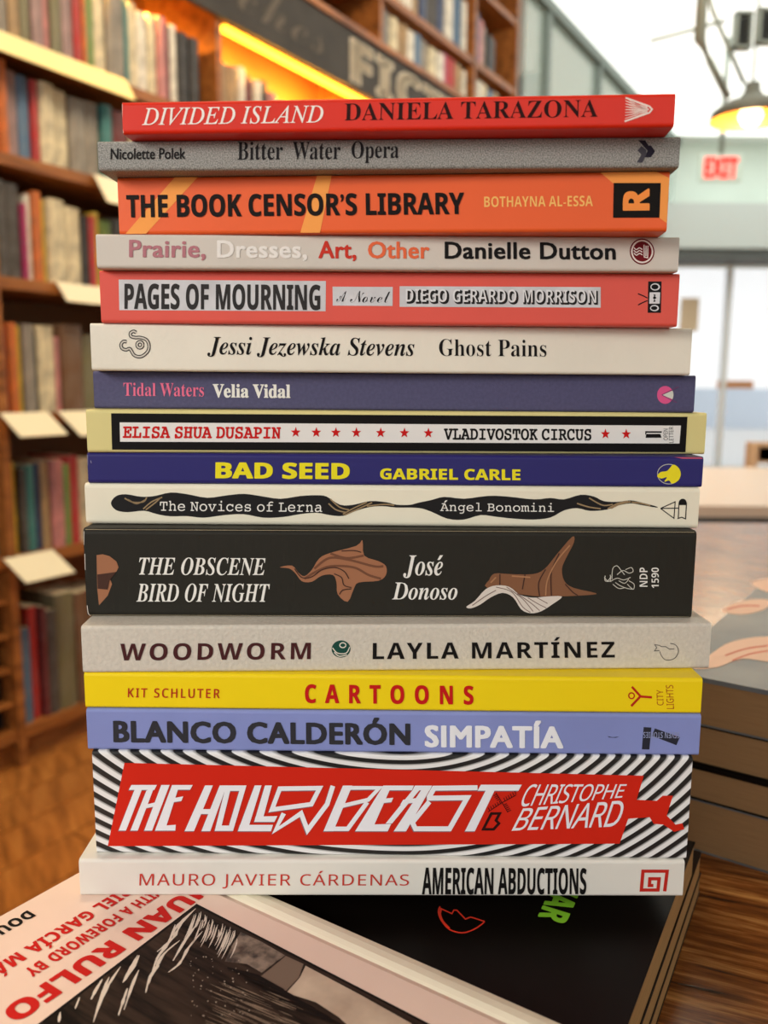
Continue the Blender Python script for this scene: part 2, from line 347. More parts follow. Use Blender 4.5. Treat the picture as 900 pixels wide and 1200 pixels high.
# 8
b = Book(7, 'pale yellow paperback with a black-and-white panel and a row of red stars', (99, 482, 829, 485, 104, 529, 825, 531), (0.00613, 0.21322, 0.05641, 0.014), cover_mat('pale_yellow_cover', (226, 214, 146), .5), r=.0012)
b.poly('printed_panel', [[(128, 486.2), (805, 489.3), (802, 528.4), (131.3, 525.7)]], (20, 18, 18)); b.poly('printed_panel', [[(138.3, 496), (796.7, 499), (794.7, 518.8), (140, 517)]], (238, 236, 232), 2)
b.text('author_lettering', 'ELISA SHUA DUSAPIN', (142.6, 322.7, 500, 513.3), (206, 26, 26), 'mono', .03, layer=3)
b.text('title_lettering', 'VLADIVOSTOK CIRCUS', (512.8, 688.3, 502, 515), (22, 20, 20), 'mono', .03, layer=3)
b.poly('printed_star', [star(x, 506.6 + .0045 * (x - 320), 6) for x in (340, 363.8, 386.5, 410.3, 438.7, 466.5, 494.6, 705.2, 730.3)], (206, 26, 26), 3)
b.poly('publisher_mark', [[(753.3, 505.2), (773.4, 505.2), (773.2, 506.9), (755, 506.9), (754, 509), (753.2, 509)], [(754.5, 508.2), (771.5, 508.2), (773, 512.4), (753.6, 512.4)]], (22, 20, 20), 3)
b.text('publisher_lettering', 'OPEN', (775.3, 780.7, 502.5, 515), (40, 38, 38), 'sans', .0, layer=3, rot=90); b.text('publisher_lettering', 'LETTER', (782, 787.3, 500.3, 518), (40, 38, 38), 'sans', 0, layer=3, rot=90)
# 9
b = Book(8, 'navy blue paperback with yellow block lettering in the middle of the tall stack', (101.5, 531.5, 825, 537, 104, 565, 822, 569.5), (0.00398, 0.20946, 0.00726, 0.00942), cover_mat('navy_cover', (40, 36, 108), .4), r=.0012)
b.text('title_lettering', 'BAD SEED', (251.9, 409, 541.9, 559.8), (240, 228, 40), 'sansb', .03); b.text('author_lettering', 'GABRIEL CARLE', (444.5, 609, 548.8, 560.8), (240, 228, 40), 'sansb', .02)
b.poly('printed_band', [[(776, 535), (822, 537), (824, 539), (800, 538.9), (790, 537)]], (196, 90, 118))
b.stroke('publisher_mark', [circ(783.5, 555.3, 13.4, 10.6)], .7, (200, 200, 190), 1, closed=True)
b.poly('publisher_mark', [curve([(769.5, 557.5), (774, 553), (781, 552), (785, 548.5), (789, 545), (795, 548.5), (797.5, 555), (794.5, 562), (787, 565.5), (783.5, 562), (778, 563.5), (781, 558.5), (774.5, 560)], 3, True)], (240, 226, 44), 2)
b.stroke('scuff_mark', [[(102.4, 534), (102.8, 545)], [(103, 551), (103.6, 560)], [(106, 540), (107, 543)]], .8, (150, 146, 176), 2)
# 10
b = Book(9, 'cream paperback with a long twisted black band holding typewriter lettering', (98.5, 567.5, 820, 573, 101.5, 613, 818, 618.5), (0.00275, 0.20979, -0.00016, 0.00875), cover_mat('cream_cover', (240, 234, 212), .45), r=.0016)
A = [(130, 589.4), (136, 581.7), (147.5, 579.7), (165, 582.4), (180.6, 581.7), (200, 577.8), (219.5, 579.7), (242.8, 583.6), (266, 580.9), (285.6, 579.3), (305, 581.7), (328.4, 584.8), (351.7, 581.7), (371, 580.9), (382.8, 582.4), (398.4, 591.4), (414, 591.5), (433.4, 587.4), (452.8, 588.7), (464.5, 591.4), (480, 591.6), (489.4, 589.4), (505, 586.3), (520.6, 582.8), (543.9, 584.8), (571, 581.7), (594.5, 582.4), (625.6, 585.6), (645, 584), (660.6, 585.6), (680, 580.5), (695.6, 582.4), (707.3, 587.5), (722.8, 588.4), (738.4, 586.7), (750, 588.7), (768.7, 593.3)]
A2 = [(768.7, 594.7), (750, 591.6), (738.4, 590), (722.8, 592.8), (711, 597), (691.7, 598.4), (676, 595.3), (660.6, 598), (645, 605.8), (625.6, 608), (602, 607), (582.8, 605), (563.3, 603), (543.9, 608), (524.5, 607), (505, 599), (489.4, 594.9), (464.5, 594.6), (449, 593), (433.4, 594), (417.8, 598), (402, 603.8), (386.7, 603), (371, 600.3), (351.7, 601.9), (332, 605), (309, 605.8), (285.6, 601.9), (262, 603), (239, 605.8), (219.5, 604), (200, 604.2), (184.5, 601.9), (169, 598), (149.5, 599.6), (136, 597.2)]
b.poly('printed_ribbon', [curve(A + A2, 3, True)], (34, 33, 34))
b.stroke('printed_ribbon', [curve(l) for l in ([(146, 584), (156, 588.5), (168, 588), (172, 583)], [(150, 585.5), (160, 590), (170, 586)], [(168, 596), (178, 588), (190, 583)], [(171, 597), (182, 589), (188, 583.5)], [(387, 585), (398, 594), (409, 597)], [(385, 590), (394, 597), (406, 600)], [(402, 602), (414, 595.5), (430, 588.5)], [(404, 603), (420, 596), (436, 589)], [(430, 593), (450, 591), (462, 592)], [(690, 584), (706, 592), (718, 591)], [(712, 596), (724, 590), (736, 587.5)], [(716, 595.6), (726, 591), (739, 588)], [(740, 588.5), (752, 590), (762, 592.6)], [(676, 590), (690, 594), (704, 596)])], 1.5, (158, 134, 100), 2)
b.text('title_lettering', 'The Novices of Lerna', (187.6, 377.8, 586.3, 598.2), WHITE, 'mono', .0, layer=3); b.text('author_lettering', 'Ángel Bonomini', (515.9, 649.3, 586.5, 601.2), WHITE, 'mono', .0, layer=3)
b.stroke('publisher_mark', [[(774, 595.7), (791, 588.3), (790, 606.7), (774, 595.7)], [(774, 595.7), (795.3, 595.4)], [(795.5, 589), (795, 607)], [(804.2, 589), (803.6, 607.4)], [(794, 607), (799, 605.5), (804, 607.5)]], 1.1, (26, 24, 24))
b.poly('publisher_mark', [circ(799.8, 589.5, 4.6, 4.6, 12, 180, 360) + [(804.2, 592), (795.4, 592)]], (26, 24, 24))
# 11
b = Book(10, 'thick charcoal paperback with brown bird-like shapes and white lettering', (97, 622, 817, 622, 102, 721, 810, 725), (0.00268, 0.20612, 0.01781, 0.00215), cover_mat('charcoal_cover', (40, 38, 32), .5, spec=.2, bump=.35, bscale=420, bstretch=(1, 1, .35)), r=.0018, depth=.130)
b.text('title_lettering', 'THE OBSCENE', (162.3, 309.3, 653.6, 673.6), WHITE, 'serif_bi', .0); b.text('title_lettering', 'BIRD OF NIGHT', (159.4, 314.4, 683, 704.2), WHITE, 'serif_bi', .0)
b.text('author_lettering', 'José', (470.3, 517, 650.5, 677), WHITE, 'serif_bi', .0); b.text('author_lettering', 'Donoso', (457.3, 533.9, 682, 702), WHITE, 'serif_bi', .0)
b.text('publisher_lettering', 'NDP', (748.7, 758, 664.5, 687), WHITE, 'sansb', -.01, rot=90); b.text('publisher_lettering', '1590', (762.7, 771.4, 664.5, 688.5), WHITE, 'sansb', -.01, rot=90)
b.stroke('publisher_mark', [curve(l) for l in ([(707, 676), (711, 680), (715, 675)], [(708, 674), (708, 680), (714, 680), (714, 673)], [(716, 678), (717, 666), (722, 662.5), (727, 668), (731, 673)], [(722, 673), (729, 668), (736, 671), (741, 669), (739, 664.5), (732, 667)], [(714, 681), (722, 677), (730, 679), (738, 676)], [(720, 682), (726, 686), (734, 689), (741, 690)], [(717, 684), (724, 689), (732, 688)], [(736, 680), (742, 684), (741, 690), (734, 684)], [(724, 680), (731, 683), (736, 678)])], .8, (214, 212, 200))
crp = lambda x, y: (320 + x / 3.4615, 620 + y / 3.4615); crq = lambda x, y: (520 + x / 3.214, 620 + y / 3.214)
BR1, BR2, BR3 = (164, 112, 82), (118, 78, 58), (74, 50, 42)
b.poly('printed_figure', [curve([crp(*p) for p in ((20, 155), (70, 148), (95, 175), (120, 190), (150, 165), (180, 120), (225, 98), (330, 70), (355, 48), (362, 108), (420, 130), (450, 150), (450, 185), (420, 208), (340, 215), (320, 240), (295, 292), (255, 262), (250, 215), (235, 185), (190, 188), (150, 212), (110, 210), (85, 180), (60, 160))], 3, True),
          [(113, 651.5), (120, 650.5), (128, 652.5), (136, 658.5), (138.5, 665), (136, 670), (126, 672), (131, 684), (126, 697), (116, 708), (114, 690), (113.5, 672)]], BR1)
b.stroke('printed_figure', [curve([crp(*p) for p in l]) for l in ([(225, 100), (290, 118), (360, 108)], [(160, 160), (220, 118), (300, 125), (400, 150), (440, 150)], [(120, 200), (170, 170), (230, 150), (320, 155), (380, 185), (430, 200)])], 2.6, BR2, 2)
b.stroke('printed_figure', [curve([crp(*p) for p in l]) for l in ([(80, 160), (110, 195), (150, 192), (190, 165), (240, 155), (280, 170), (300, 200)], [(240, 180), (270, 195), (280, 225), (310, 235)], [(270, 90), (320, 88), (350, 95)], [(262, 262), (275, 245), (310, 240)])], 1.2, BR3, 3)
b.poly('printed_figure', [[(114, 673), (126, 671.5), (136, 670), (128, 680), (126, 690), (114.5, 689)]], BR3, 3)
b.poly('printed_figure', [curve([crq(*p) for p in ((160, 222), (165, 190), (185, 166), (240, 168), (330, 168), (375, 148), (420, 95), (480, 28), (486, 50), (455, 110), (440, 150), (450, 195), (485, 220), (570, 240), (540, 247), (430, 252), (330, 250))], 3, True)], (134, 92, 66))
b.stroke('printed_figure', [curve([crq(*p) for p in l]) for l in ([(205, 168), (205, 210)], [(300, 170), (290, 225)], [(378, 150), (352, 200), (355, 250)], [(430, 90), (400, 160), (400, 250)], [(452, 205), (480, 235), (500, 248)])], 1.4, BR3, 2)
b.stroke('printed_figure', [curve([crq(*p) for p in l]) for l in ([(470, 60), (420, 120), (385, 190), (378, 248)], [(250, 175), (320, 180)], [(170, 200), (190, 180)])], 1.6, (176, 128, 92), 3)
b.poly('printed_figure', [curve([crq(*p) for p in ((78, 290), (110, 268), (150, 225), (190, 210), (240, 215), (280, 245), (330, 256), (380, 252), (440, 252), (405, 280), (360, 308), (320, 315), (285, 300), (255, 255), (215, 238), (170, 255), (130, 282), (95, 296))], 3, True)], (222, 212, 202), 4)
b.stroke('printed_figure', [curve([crq(*p) for p in l]) for l in ([(190, 216), (250, 235), (290, 290), (320, 312)], [(230, 216), (290, 260), (330, 308)], [(270, 240), (320, 275), (355, 305)], [(310, 256), (350, 280), (380, 295)], [(345, 256), (385, 278)], [(100, 285), (150, 250), (190, 228)])], .9, (128, 104, 96), 5)
b.stroke('scuff_mark', [[(98.5, 625), (98.3, 640)], [(102.3, 708), (103.5, 717), (106, 720.5)], [(99.5, 650), (99.9, 668)]], .8, (214, 206, 196), 2)
# 12
b = Book(11, 'pale linen-textured paperback with a small round green emblem between title and author', (93, 735.5, 835.5, 730, 99, 787.5, 829, 784), (0.00602, 0.20933, 0.04364, -0.00619), cover_mat('linen_cover', (212, 205, 192), .6, var=.05, vscale=700, bump=.5, bscale=900), r=.0012)
b.text('title_lettering', 'WOODWORM', (139.4, 358.8, 754.3, 773.5), (74, 36, 38), 'sansb', -.0, track=1.2); b.text('author_lettering', 'LAYLA MARTÍNEZ', (431, 717, 747.8, 772), (22, 20, 20), 'sansb', -.0, track=1.15)
b.poly('round_emblem', circ(394, 760.4, 11, 9.8), (30, 76, 66)); b.stroke('round_emblem', [curve([(384, 759), (390, 765), (400, 765), (404, 758)]), circ(396, 756, 3.6, 2.8, 14) + [(399.6, 756)], curve([(386, 764), (392, 768.5), (401, 767)])], 1.2, (226, 222, 208), 2)
cq = lambda x, y: (720 + x / 7.5, 700 + y / 7.5)
b.stroke('publisher_mark', [curve([cq(*p) for p in ((385, 475), (395, 510), (425, 545), (470, 550), (520, 530), (550, 480), (545, 440), (520, 412), (480, 403))]), [cq(*p) for p in ((380, 466), (335, 470), (357, 440), (340, 414), (380, 420), (400, 432), (440, 432), (470, 453), (515, 452))]], .8, (60, 58, 58))
# 13
b = Book(12, 'bright yellow paperback with widely spaced red lettering in the lower tall stack', (97.5, 788.5, 824.5, 796, 101, 829.5, 820, 836), (0.00328, 0.20355, -0.00556, -0.01073), cover_mat('yellow_cover', (248, 218, 16), .4, var=.015))
b.text('author_lettering', 'KIT SCHLUTER', (150.3, 258, 806, 817), (190, 44, 30), 'sans', .02, track=1.35); b.text('title_lettering', 'CARTOONS', (358, 555.4, 801.6, 823.6), (200, 26, 26), 'sansb', .02, track=1.9)
b.stroke('publisher_mark', [[(741, 805), (750.5, 815.6)], [(739.5, 827), (750.5, 816)], [(750, 816), (764, 817)]], 2.6, (190, 34, 26)); b.stroke('publisher_mark', [circ(740.3, 815.2, 3.3, n=16)], 1.5, (190, 34, 26), 1, closed=True)
b.text('publisher_lettering', 'CITY', (769.5, 777.3, 808.5, 826), (176, 66, 30), 'sans', .0, rot=90); b.text('publisher_lettering', 'LIGHTS', (780.7, 789.3, 803, 830), (176, 66, 30), 'sans', .0, rot=90)
# 14
b = Book(13, 'periwinkle blue paperback with bold dark and white capitals, between yellow and striped books', (101.5, 831, 821.5, 838, 102.5, 878.5, 819, 885.5), (0.00352, 0.20316, -0.00519, -0.01141), cover_mat('periwinkle_cover', (136, 148, 208), .42, var=.05))
b.text('author_lettering', 'BLANCO CALDERÓN', (132.8, 481.4, 837.8, 869.8), (52, 52, 58), 'plain', .045, track=1.08); b.text('title_lettering', 'SIMPATÍA', (498.2, 660.7, 843, 875.5), (240, 242, 248), 'plain', .045, track=1.08)
b.poly('publisher_mark', [[(754.3, 852), (763.4, 852.5), (761.3, 878), (752.5, 877.7)], [(767.4, 853.5), (796.7, 863.7), (792.8, 873), (764, 862)]], (44, 46, 58)); b.text('publisher_lettering', 'SEVEN STORIES', (754, 796, 857.5, 864.5), (150, 158, 196), 'sansb', -.01, rot=180)
b.poly('scuff_mark', [[(712, 862.5), (718, 863.6), (726, 863), (722, 864.4), (714, 864)]], (52, 54, 80))
# 15
def stripe_mat():
    m = bpy.data.materials.new('striped_cover'); m.use_nodes = True; nt = m.node_tree; n = nt.nodes; L = nt.links; bs = n['Principled BSDF']; bs.inputs['Roughness'].default_value = .4
    tc = n.new('ShaderNodeTexCoord'); sx = n.new('ShaderNodeSeparateXYZ'); L.new(tc.outputs['Object'], sx.inputs[0])
    def M(op, a, c=None, d=None):
        q = n.new('ShaderNodeMath'); q.operation = op
        for k, v in enumerate((a, c, d)):
            if v is None: continue
            if isinstance(v, (int, float)): q.inputs[k].default_value = v
            else: L.new(v, q.inputs[k])
        return q.outputs[0]
    x0 = M('SUBTRACT', sx.outputs[0], .0034); x = M('MULTIPLY', x0, M('MULTIPLY_ADD', M('GREATER_THAN', x0, 0.0), .20, .60)); z = M('SUBTRACT', sx.outputs[2], .0799)
    r = M('SQRT', M('ADD', M('MULTIPLY', x, x), M('MULTIPLY', z, z)))
    ph = M('FRACT', M('DIVIDE', r, .00325))
    rp = n.new('ShaderNodeValToRGB'); e = rp.color_ramp.elements
    e[0].position = 0; e[0].color = (.009, .009, .009, 1); e[1].position = 1; e[1].color = (.86, .86, .88, 1)
    for p_, v in ((.40, .009), (.44, .25), (.52, .5), (.60, .86), (.97, .86)):
        q = e.new(p_); q.color = (v, v, v, 1)
    e[-1].position = 1.0; e[-1].color = (.05, .05, .05, 1)
    L.new(ph, rp.inputs[0]); L.new(rp.outputs[0], bs.inputs['Base Color']); return m
b = Book(14, 'thick paperback with black-and-white wavy stripes around a red title block', (107, 880, 814, 888, 114, 1000, 802, 1006.5), (0.00321, 0.1993, -0.00535, -0.01239), stripe_mat())
RED = (212, 40, 22)
b.poly('printed_panel', [(145.6, 893.4), (755.7, 909), (746.4, 936.7), (770, 938), (777, 932), (789, 932), (781, 955), (791, 965.6), (799, 964), (801, 971), (789, 974), (777, 965.6), (765.7, 964.7), (761, 957), (736, 958.6), (725, 988), (127, 991.5)], RED)
a_ = lambda x, y: (120 + x / 3.4615, 890 + y / 3.4615); b_ = lambda x, y: (360 + x / 3.4615, 890 + y / 3.4615)
def shp(f, L): return [f(*p) for p in L]
LT = [  # slanted hand-cut capitals, each bar a parallelogram (photo crop coordinates)
 [(118, 100), (222, 100), (212, 120), (108, 120)], [(134, 112), (164, 112), (98, 286), (68, 286)],
 [(180, 122), (210, 112), (146, 286), (116, 286)], [(240, 100), (274, 100), (204, 286), (172, 286)], [(176, 180), (226, 168), (220, 186), (170, 196)],
 [(284, 100), (314, 100), (256, 286), (216, 286)], [(284, 100), (368, 100), (358, 119), (278, 119)], [(278, 155), (330, 146), (322, 165), (270, 172)], [(222, 268), (300, 262), (298, 286), (216, 286)],
 [(418, 102), (450, 102), (374, 288), (336, 288)], [(478, 102), (506, 102), (440, 288), (404, 288)], [(396, 198), (468, 198), (460, 218), (388, 218)],
 [(620, 102), (648, 102), (590, 288), (552, 288)], [(560, 262), (694, 262), (686, 288), (552, 288)],
 [(662, 102), (690, 102), (650, 250), (618, 250)], [(624, 228), (712, 226), (700, 250), (618, 250)]]
LTs = [[[(512, 113), (572, 113), (524, 276), (472, 276)], 22, True], [[(722, 115), (884, 113), (850, 178), (690, 200)], 18, True], [[(738, 215), (704, 284), (808, 215), (834, 284), (914, 178), (938, 104)], 19, False]]
LB = [[(148, 103), (186, 103), (108, 288), (68, 288)], [(312, 103), (346, 103), (262, 288), (196, 288)], [(330, 103), (436, 103), (428, 122), (324, 122)], [(290, 158), (352, 152), (344, 170), (284, 176)], [(214, 262), (342, 258), (328, 288), (200, 288)],
 [(430, 122), (458, 122), (346, 256), (320, 256)], [(478, 103), (510, 103), (402, 288), (352, 288)], [(440, 103), (510, 103), (500, 122), (430, 122)], [(392, 160), (460, 152), (450, 170), (380, 180)],
 [(708, 100), (874, 100), (860, 124), (694, 124)], [(734, 110), (770, 110), (680, 288), (640, 288)]]
LBs = [[[(160, 112), (296, 112), (250, 160), (140, 186)], 16, False], [[(246, 170), (166, 278), (86, 278)], 18, False], [[(694, 112), (518, 114), (498, 148)], 20, False], [[(488, 154), (652, 152), (578, 278), (440, 278), (428, 252), (498, 168)], 20, False]]
parts = [ngon_mesh(shp(a_, q)) for q in LT] + [ngon_mesh(shp(b_, q)) for q in LB] + [ribbon(shp(a_, q), w / 3.46, c) for q, w, c in LTs] + [ribbon(shp(b_, q), w / 3.46, c) for q, w, c in LBs]
sh_ = [([(x - .9, y + 1.1) for x, y in v], f) for v, f in parts]
b.put('title_lettering', sh_, (140, 110, 120), 2); b.put('title_lettering', parts, (242, 242, 248), 3)
b.stroke('printed_figure', [shp(b_, [(735, 210), (792, 172), (850, 142)]), shp(b_, [(768, 132), (792, 172), (815, 212)])] + [shp(b_, [(742 + 9 * k, 206 - 5.6 * k), (736 + 9 * k, 192 - 5.6 * k)]) for k in range(13) if k != 6] + [shp(b_, [(771 + 4 * k, 138 + 6.6 * k), (758 + 4 * k, 144 + 6.6 * k)]) for k in range(4)] + [shp(b_, [(797 + 4 * k, 182 + 6.6 * k), (812 + 4 * k, 176 + 6.6 * k)]) for k in range(5)], .8, (46, 16, 14), 3)
b.stroke('printed_figure', [shp(b_, [(748, 216), (782, 216), (766, 244), (778, 256), (756, 280), (714, 280)])], 3, (46, 16, 14), 3, closed=True)
c_ = lambda x, y: (560 + x / 3.4615, 890 + y / 3.4615)
for s, q in (('CHRISTOPHE', ((206, 98), (608, 98), (592, 152), (170, 190))), ('BERNARD', ((176, 196), (600, 162), (572, 268), (136, 286)))):
    b.text('author_lettering', s, tuple(c_(*p) for p in q), (240, 238, 244), 'sans', .004, track=.92, shear=.12, layer=3)
# 16
b = Book(15, 'white paperback with red and tall black lettering, lowest of the tall stack', (91.5, 1009, 802.5, 1007.5, 95, 1048.5, 800, 1052.5), (0.0005, 0.2032, 0.00994, -0.01491), cover_mat('white_cover', (232, 229, 220), .42), depth=.136)
b.text('author_lettering', 'MAURO JAVIER CÁRDENAS', (163.2, 478, 1020, 1040.3), (200, 62, 50), 'sans', .0, track=1.12); b.text('title_lettering', 'AMERICAN ABDUCTIONS', (493.6, 686.4, 1015.8, 1048.4), (22, 20, 20), 'sansb', .014)
d_ = lambda x, y: (700 + x / 5.7143, 850 + y / 5.7143)
b.stroke('publisher_mark', [shp(d_, [(450, 1116), (466, 972), (303, 972), (293, 1106), (405, 1106), (412, 1026), (350, 1026), (347, 1074), (374, 1074)][:9])], 4, (196, 44, 34))

# ------------------------------------------------------------------ books lying under the tower
ZT = HC - .17174                           # underside of the tower = top of the pink cover
TP = .0088                                 # pink book thickness
ZB = ZT - TP                               # top of black book
TABLE = ZB - .034
e2 = Vector((0.83388582, -0.55193699, 0)); PC = Vector((-0.08997195, 0.30260993, 0))
class Cover(Face):
    nrm = Vector((0, 0, 1)); skew = 0
    def __init__(self, obj, z, h): self.obj = obj; self.z = z; self.h = h
    def at(self, x, y, layer):
        w = on_z(x, y, self.z + LAY * layer)
        return tuple(self.inv @ w)
def flat_book(label, corner, ang, length, width, z, t, cm, spine_groove=None, name='paperback_book'):
    """book lying flat: local x along the spine, local y from spine to fore-edge"""
    o = empty(name, (corner.x, corner.y, z), ang, label, 'book')
    prof = [(0.0004, t), ]
    th = .00045
    if spine_groove:
        g = spine_groove
        outer = [(width, t), (g + .0022, t), (g + .0008, t - .0005), (g, t - .0008), (g - .0010, t - .0004), (g - .0028, t), (.004, t - .0003), (.0012, t - .0011), (0, t - .003), (0, .0008), (.0008, 0), (width, 0)]
    else:
        outer = [(width, t), (.0015, t), (.0004, t - .0004), (0, t - .0015), (0, .0015), (.0004, .0004), (.0015, 0), (width, 0)]
    return o, outer, th
def build_flat(o, outer, th, length, width, t, mats, mi_fn, pages=paper):
    n = len(outer); inner = [(min(max(y, th), width), min(max(z, th), t - th - (.0008 if t - .0012 < z < t else 0)) if 0 < z < t else (th if z <= 0 else t - th)) for y, z in outer]
    V = []
    for x in (0, length): V += [(x, -y, z) for y, z in outer] + [(x, -y, z) for y, z in inner]
    Fc, mi = [], []
    for i in range(n - 1):
        m = mi_fn(outer[i], outer[i + 1])
        Fc += [(i, i + 1, 2 * n + i + 1, 2 * n + i), (n + i + 1, n + i, 3 * n + i, 3 * n + i + 1), (i + 1, i, n + i, n + i + 1), (2 * n + i, 2 * n + i + 1, 3 * n + i + 1, 3 * n + i)]; mi += [m] * 4
    Fc += [(0, n, 3 * n, 2 * n), (n - 1, 2 * n - 1, 4 * n - 1, 3 * n - 1)]; mi += [0, 0]
    me = mesh('cover', V, Fc, None, mats=mats, mi=mi)
    bm = bmesh.new(); bm.from_mesh(me); bmesh.ops.recalc_face_normals(bm, faces=bm.faces); bm.to_mesh(me); bm.free()
    link('cover', me, o)
    box('page_block', (.0012, -width + .0003, .0005, length - .0012, -.0008, t - .0014), pages, o)
ang = math.atan2(e2.y, e2.x)
pink = mat('pink_cover', (244, 216, 200), .45, var=.03, vscale=30, bump=.05); cream = mat('cream_spine', (248, 240, 216), .5, var=.03, vscale=30)
po, outer, th = flat_book('pink paperback lying face up with a black-and-white photograph, under the tall stack', PC, ang, .203, .137, ZB, TP, pink, .0096)
build_flat(po, outer, th, .203, .137, TP, [pink, cream], lambda p, q: 1 if max(p[0], q[0]) <= .0097 and (p[1] > .002 or q[1] > .002) else 0)
bpy.context.view_layer.update()
pc = Cover(po, ZT, TP); pc.inv = po.matrix_world.inverted()
e1 = Vector((e2.y, -e2.x, 0))
def L2P(a, c):                              # book millimetres (from spine, from foot) -> pixel-space is skipped: direct local point
    return (c / 1000, -a / 1000)
class Local(Face):
    nrm = Vector((0, 0, 1)); skew = 0
    def __init__(self, obj, z): self.obj = obj; self.z = z
    def at(self, x, y, layer): return (y / 1000, -x / 1000, self.z + LAY * layer)
pl = Local(po, TP)
# frame: (a = mm from the spine, b = mm from the foot)
pl.poly('cover_photograph', [(19.5, 47.4), (122, 54), (122, 190), (24, 190)], (16, 14, 13))
phm = mat('photo_print', (12, 8, 6), .6, spec=.15, rgb2=(62, 47, 38), vscale=42, stretch=(1, 9, 1), detail=6)
pl.poly('cover_photograph', [(20.5, 48.5), (121, 55.1), (121, 189), (24.8, 189)], (40, 32, 28), 2, m=phm)
q_ = lambda x, y: (220 + x / 3.4615, 1030 + y / 3.4615)
skym = mat('photo_pale', (224, 202, 178), .5, rgb2=(188, 164, 144), vscale=70)
pc.poly('cover_photograph', [q_(*p) for p in ((478, 352), (700, 470), (905, 585), (980, 640), (700, 640), (612, 560), (520, 500), (400, 462), (455, 400))], (220, 200, 178), 3, m=skym)
pc.poly('cover_photograph', [q_(*p) for p in ((398, 312), (470, 345), (450, 400), (395, 458), (330, 440), (290, 400), (340, 360))], (128, 108, 94), 3)
pc.poly('cover_photograph', [q_(*p) for p in ((215, 215), (300, 255), (395, 310), (340, 350), (300, 380), (240, 345), (150, 335), (180, 270))], (112, 96, 84), 3, m=mat('photo_foliage', (150, 132, 116), .5, rgb2=(44, 36, 30), vscale=260, detail=4))
rnd = random.Random(5)
st = []
for k in range(34):                         # pale cuts running down from the frame's edge
    x0 = 26 + k * 5.4 + rnd.uniform(-3, 3); y0 = 118 + k * 2.8 + rnd.uniform(0, 34); Ln = rnd.uniform(30, 120)
    P = [(x0 - Ln * .5 * t + 10 * math.sin(t * 2), y0 + Ln * t) for t in (0, .35, .7, 1)]
    st.append(ribbon([q_(*p) for p in curve(P, 3)], [1.6 * (1 - abs(2 * i / 9 - 1)) + .3 for i in range(10)]))
r_ = lambda x, y: (x / 3.75, 1030 + y / 3.75)
for P in ([(860, 130), (800, 190), (760, 260), (690, 320)], [(830, 160), (780, 205), (740, 275)], [(770, 200), (740, 280), (690, 350), (655, 460)], [(790, 270), (720, 330), (680, 400), (655, 440)], [(612, 335), (590, 380), (545, 450)], [(605, 335), (575, 390), (540, 455)], [(530, 385), (480, 460), (440, 540), (410, 630)], [(450, 440), (420, 490), (400, 530)], [(610, 400), (580, 470), (545, 575)], [(265, 585), (258, 630)], [(350, 520), (330, 570)], [(880, 180), (820, 260), (760, 360)], [(890, 230), (830, 300), (790, 370), (740, 410)], [(700, 380), (660, 430), (640, 500)], [(560, 480), (540, 540), (520, 600)], [(480, 430), (450, 500), (430, 560)]):
    c = curve(P, 4); n_ = len(c); st.append(ribbon([r_(*p) for p in c], [rnd.uniform(1.6, 4.2) * math.sin(math.pi * (i + .4) / n_) + .3 for i in range(n_)]))
pc.put('cover_photograph', st, (226, 214, 200), 4)
st = []
for k in range(70):                         # ridges of the dark hillside
    x0 = 60 + rnd.uniform(0, 330); y0 = 395 + (x0 - 60) * .22 + rnd.uniform(0, 190); Ln = rnd.uniform(50, 200)
    st.append(ribbon([q_(x0, y0), q_(x0 + Ln * .5, y0 + Ln * .21), q_(x0 + Ln, y0 + Ln * .42)], [.2, rnd.uniform(.5, 1.2), .2]))
pc.put('cover_photograph', st, (150, 128, 110), 4)
st = []
for k in range(5):
    x0 = 160 + k * 70; y0 = 300 + k * 42
    st.append(ribbon([q_(x0, y0 + 60), q_(x0 + 120, y0 + 95), q_(x0 + 230 - 8 * k, y0 + 150 - 4 * k)], [2, 5, 2]))
pc.put('cover_photograph', st, (24, 18, 16), 5)
st = [ngon_mesh(circ(x / 3.4615 + 220, 1030 + y / 3.4615, rnd.uniform(.4, 1.1), n=6)) for x, y in ((rnd.uniform(0, 260), rnd.uniform(300, 560)) for _ in range(60)) if y > 300 + x * .1]
pc.put('cover_photograph', st, (176, 160, 144), 4)
PR = (204, 34, 30)
def ptext(name, s, a0, a1, b0, b1, rgb, **k): return pl.text(name, s, ((a0, b1), (a1, b1), (a1, b0), (a0, b0)), rgb, **k)
ptext('author_lettering', 'JUAN RULFO', 13.5, 84.5, 36.6, 46.8, PR, font='sansb', off=.03)
ptext('foreword_lettering', 'WITH A FOREWORD BY', 20, 71.3, 29.2, 34.2, PR, font='sansb', off=.016, track=1.08)
ptext('foreword_lettering', 'GABRIEL GARCÍA MÁRQUEZ', 14.5, 97.0, 19.0, 27.2, PR, font='sansb', off=.018, track=1.05)
ptext('translator_lettering', 'TRANSLATED FROM THE SPANISH BY', 12, 112, 12, 15, (30, 26, 26), font='sansb', off=-.004) if False else None
ptext('translator_lettering', 'DOUGLAS J. WEATHERFORD', 53.2, 128, 3.2, 9.4, (26, 24, 24), font='sansb', off=.02, track=1.05)
# black books
blackm = mat('black_cover', (12, 7, 5), .45, spec=.15)
tan = mat('tan_pages', (196, 160, 106), .8, var=.14, vscale=60, stretch=(1, 1, 60))
def dark_book(label, corner, ang, L, W, z, t, m):
    o, outer, th = flat_book(label, corner, ang, L, W, z, t, m)
    build_flat(o, outer, th, L, W, t, [m], lambda p, q: 0, pages=tan)
    return o
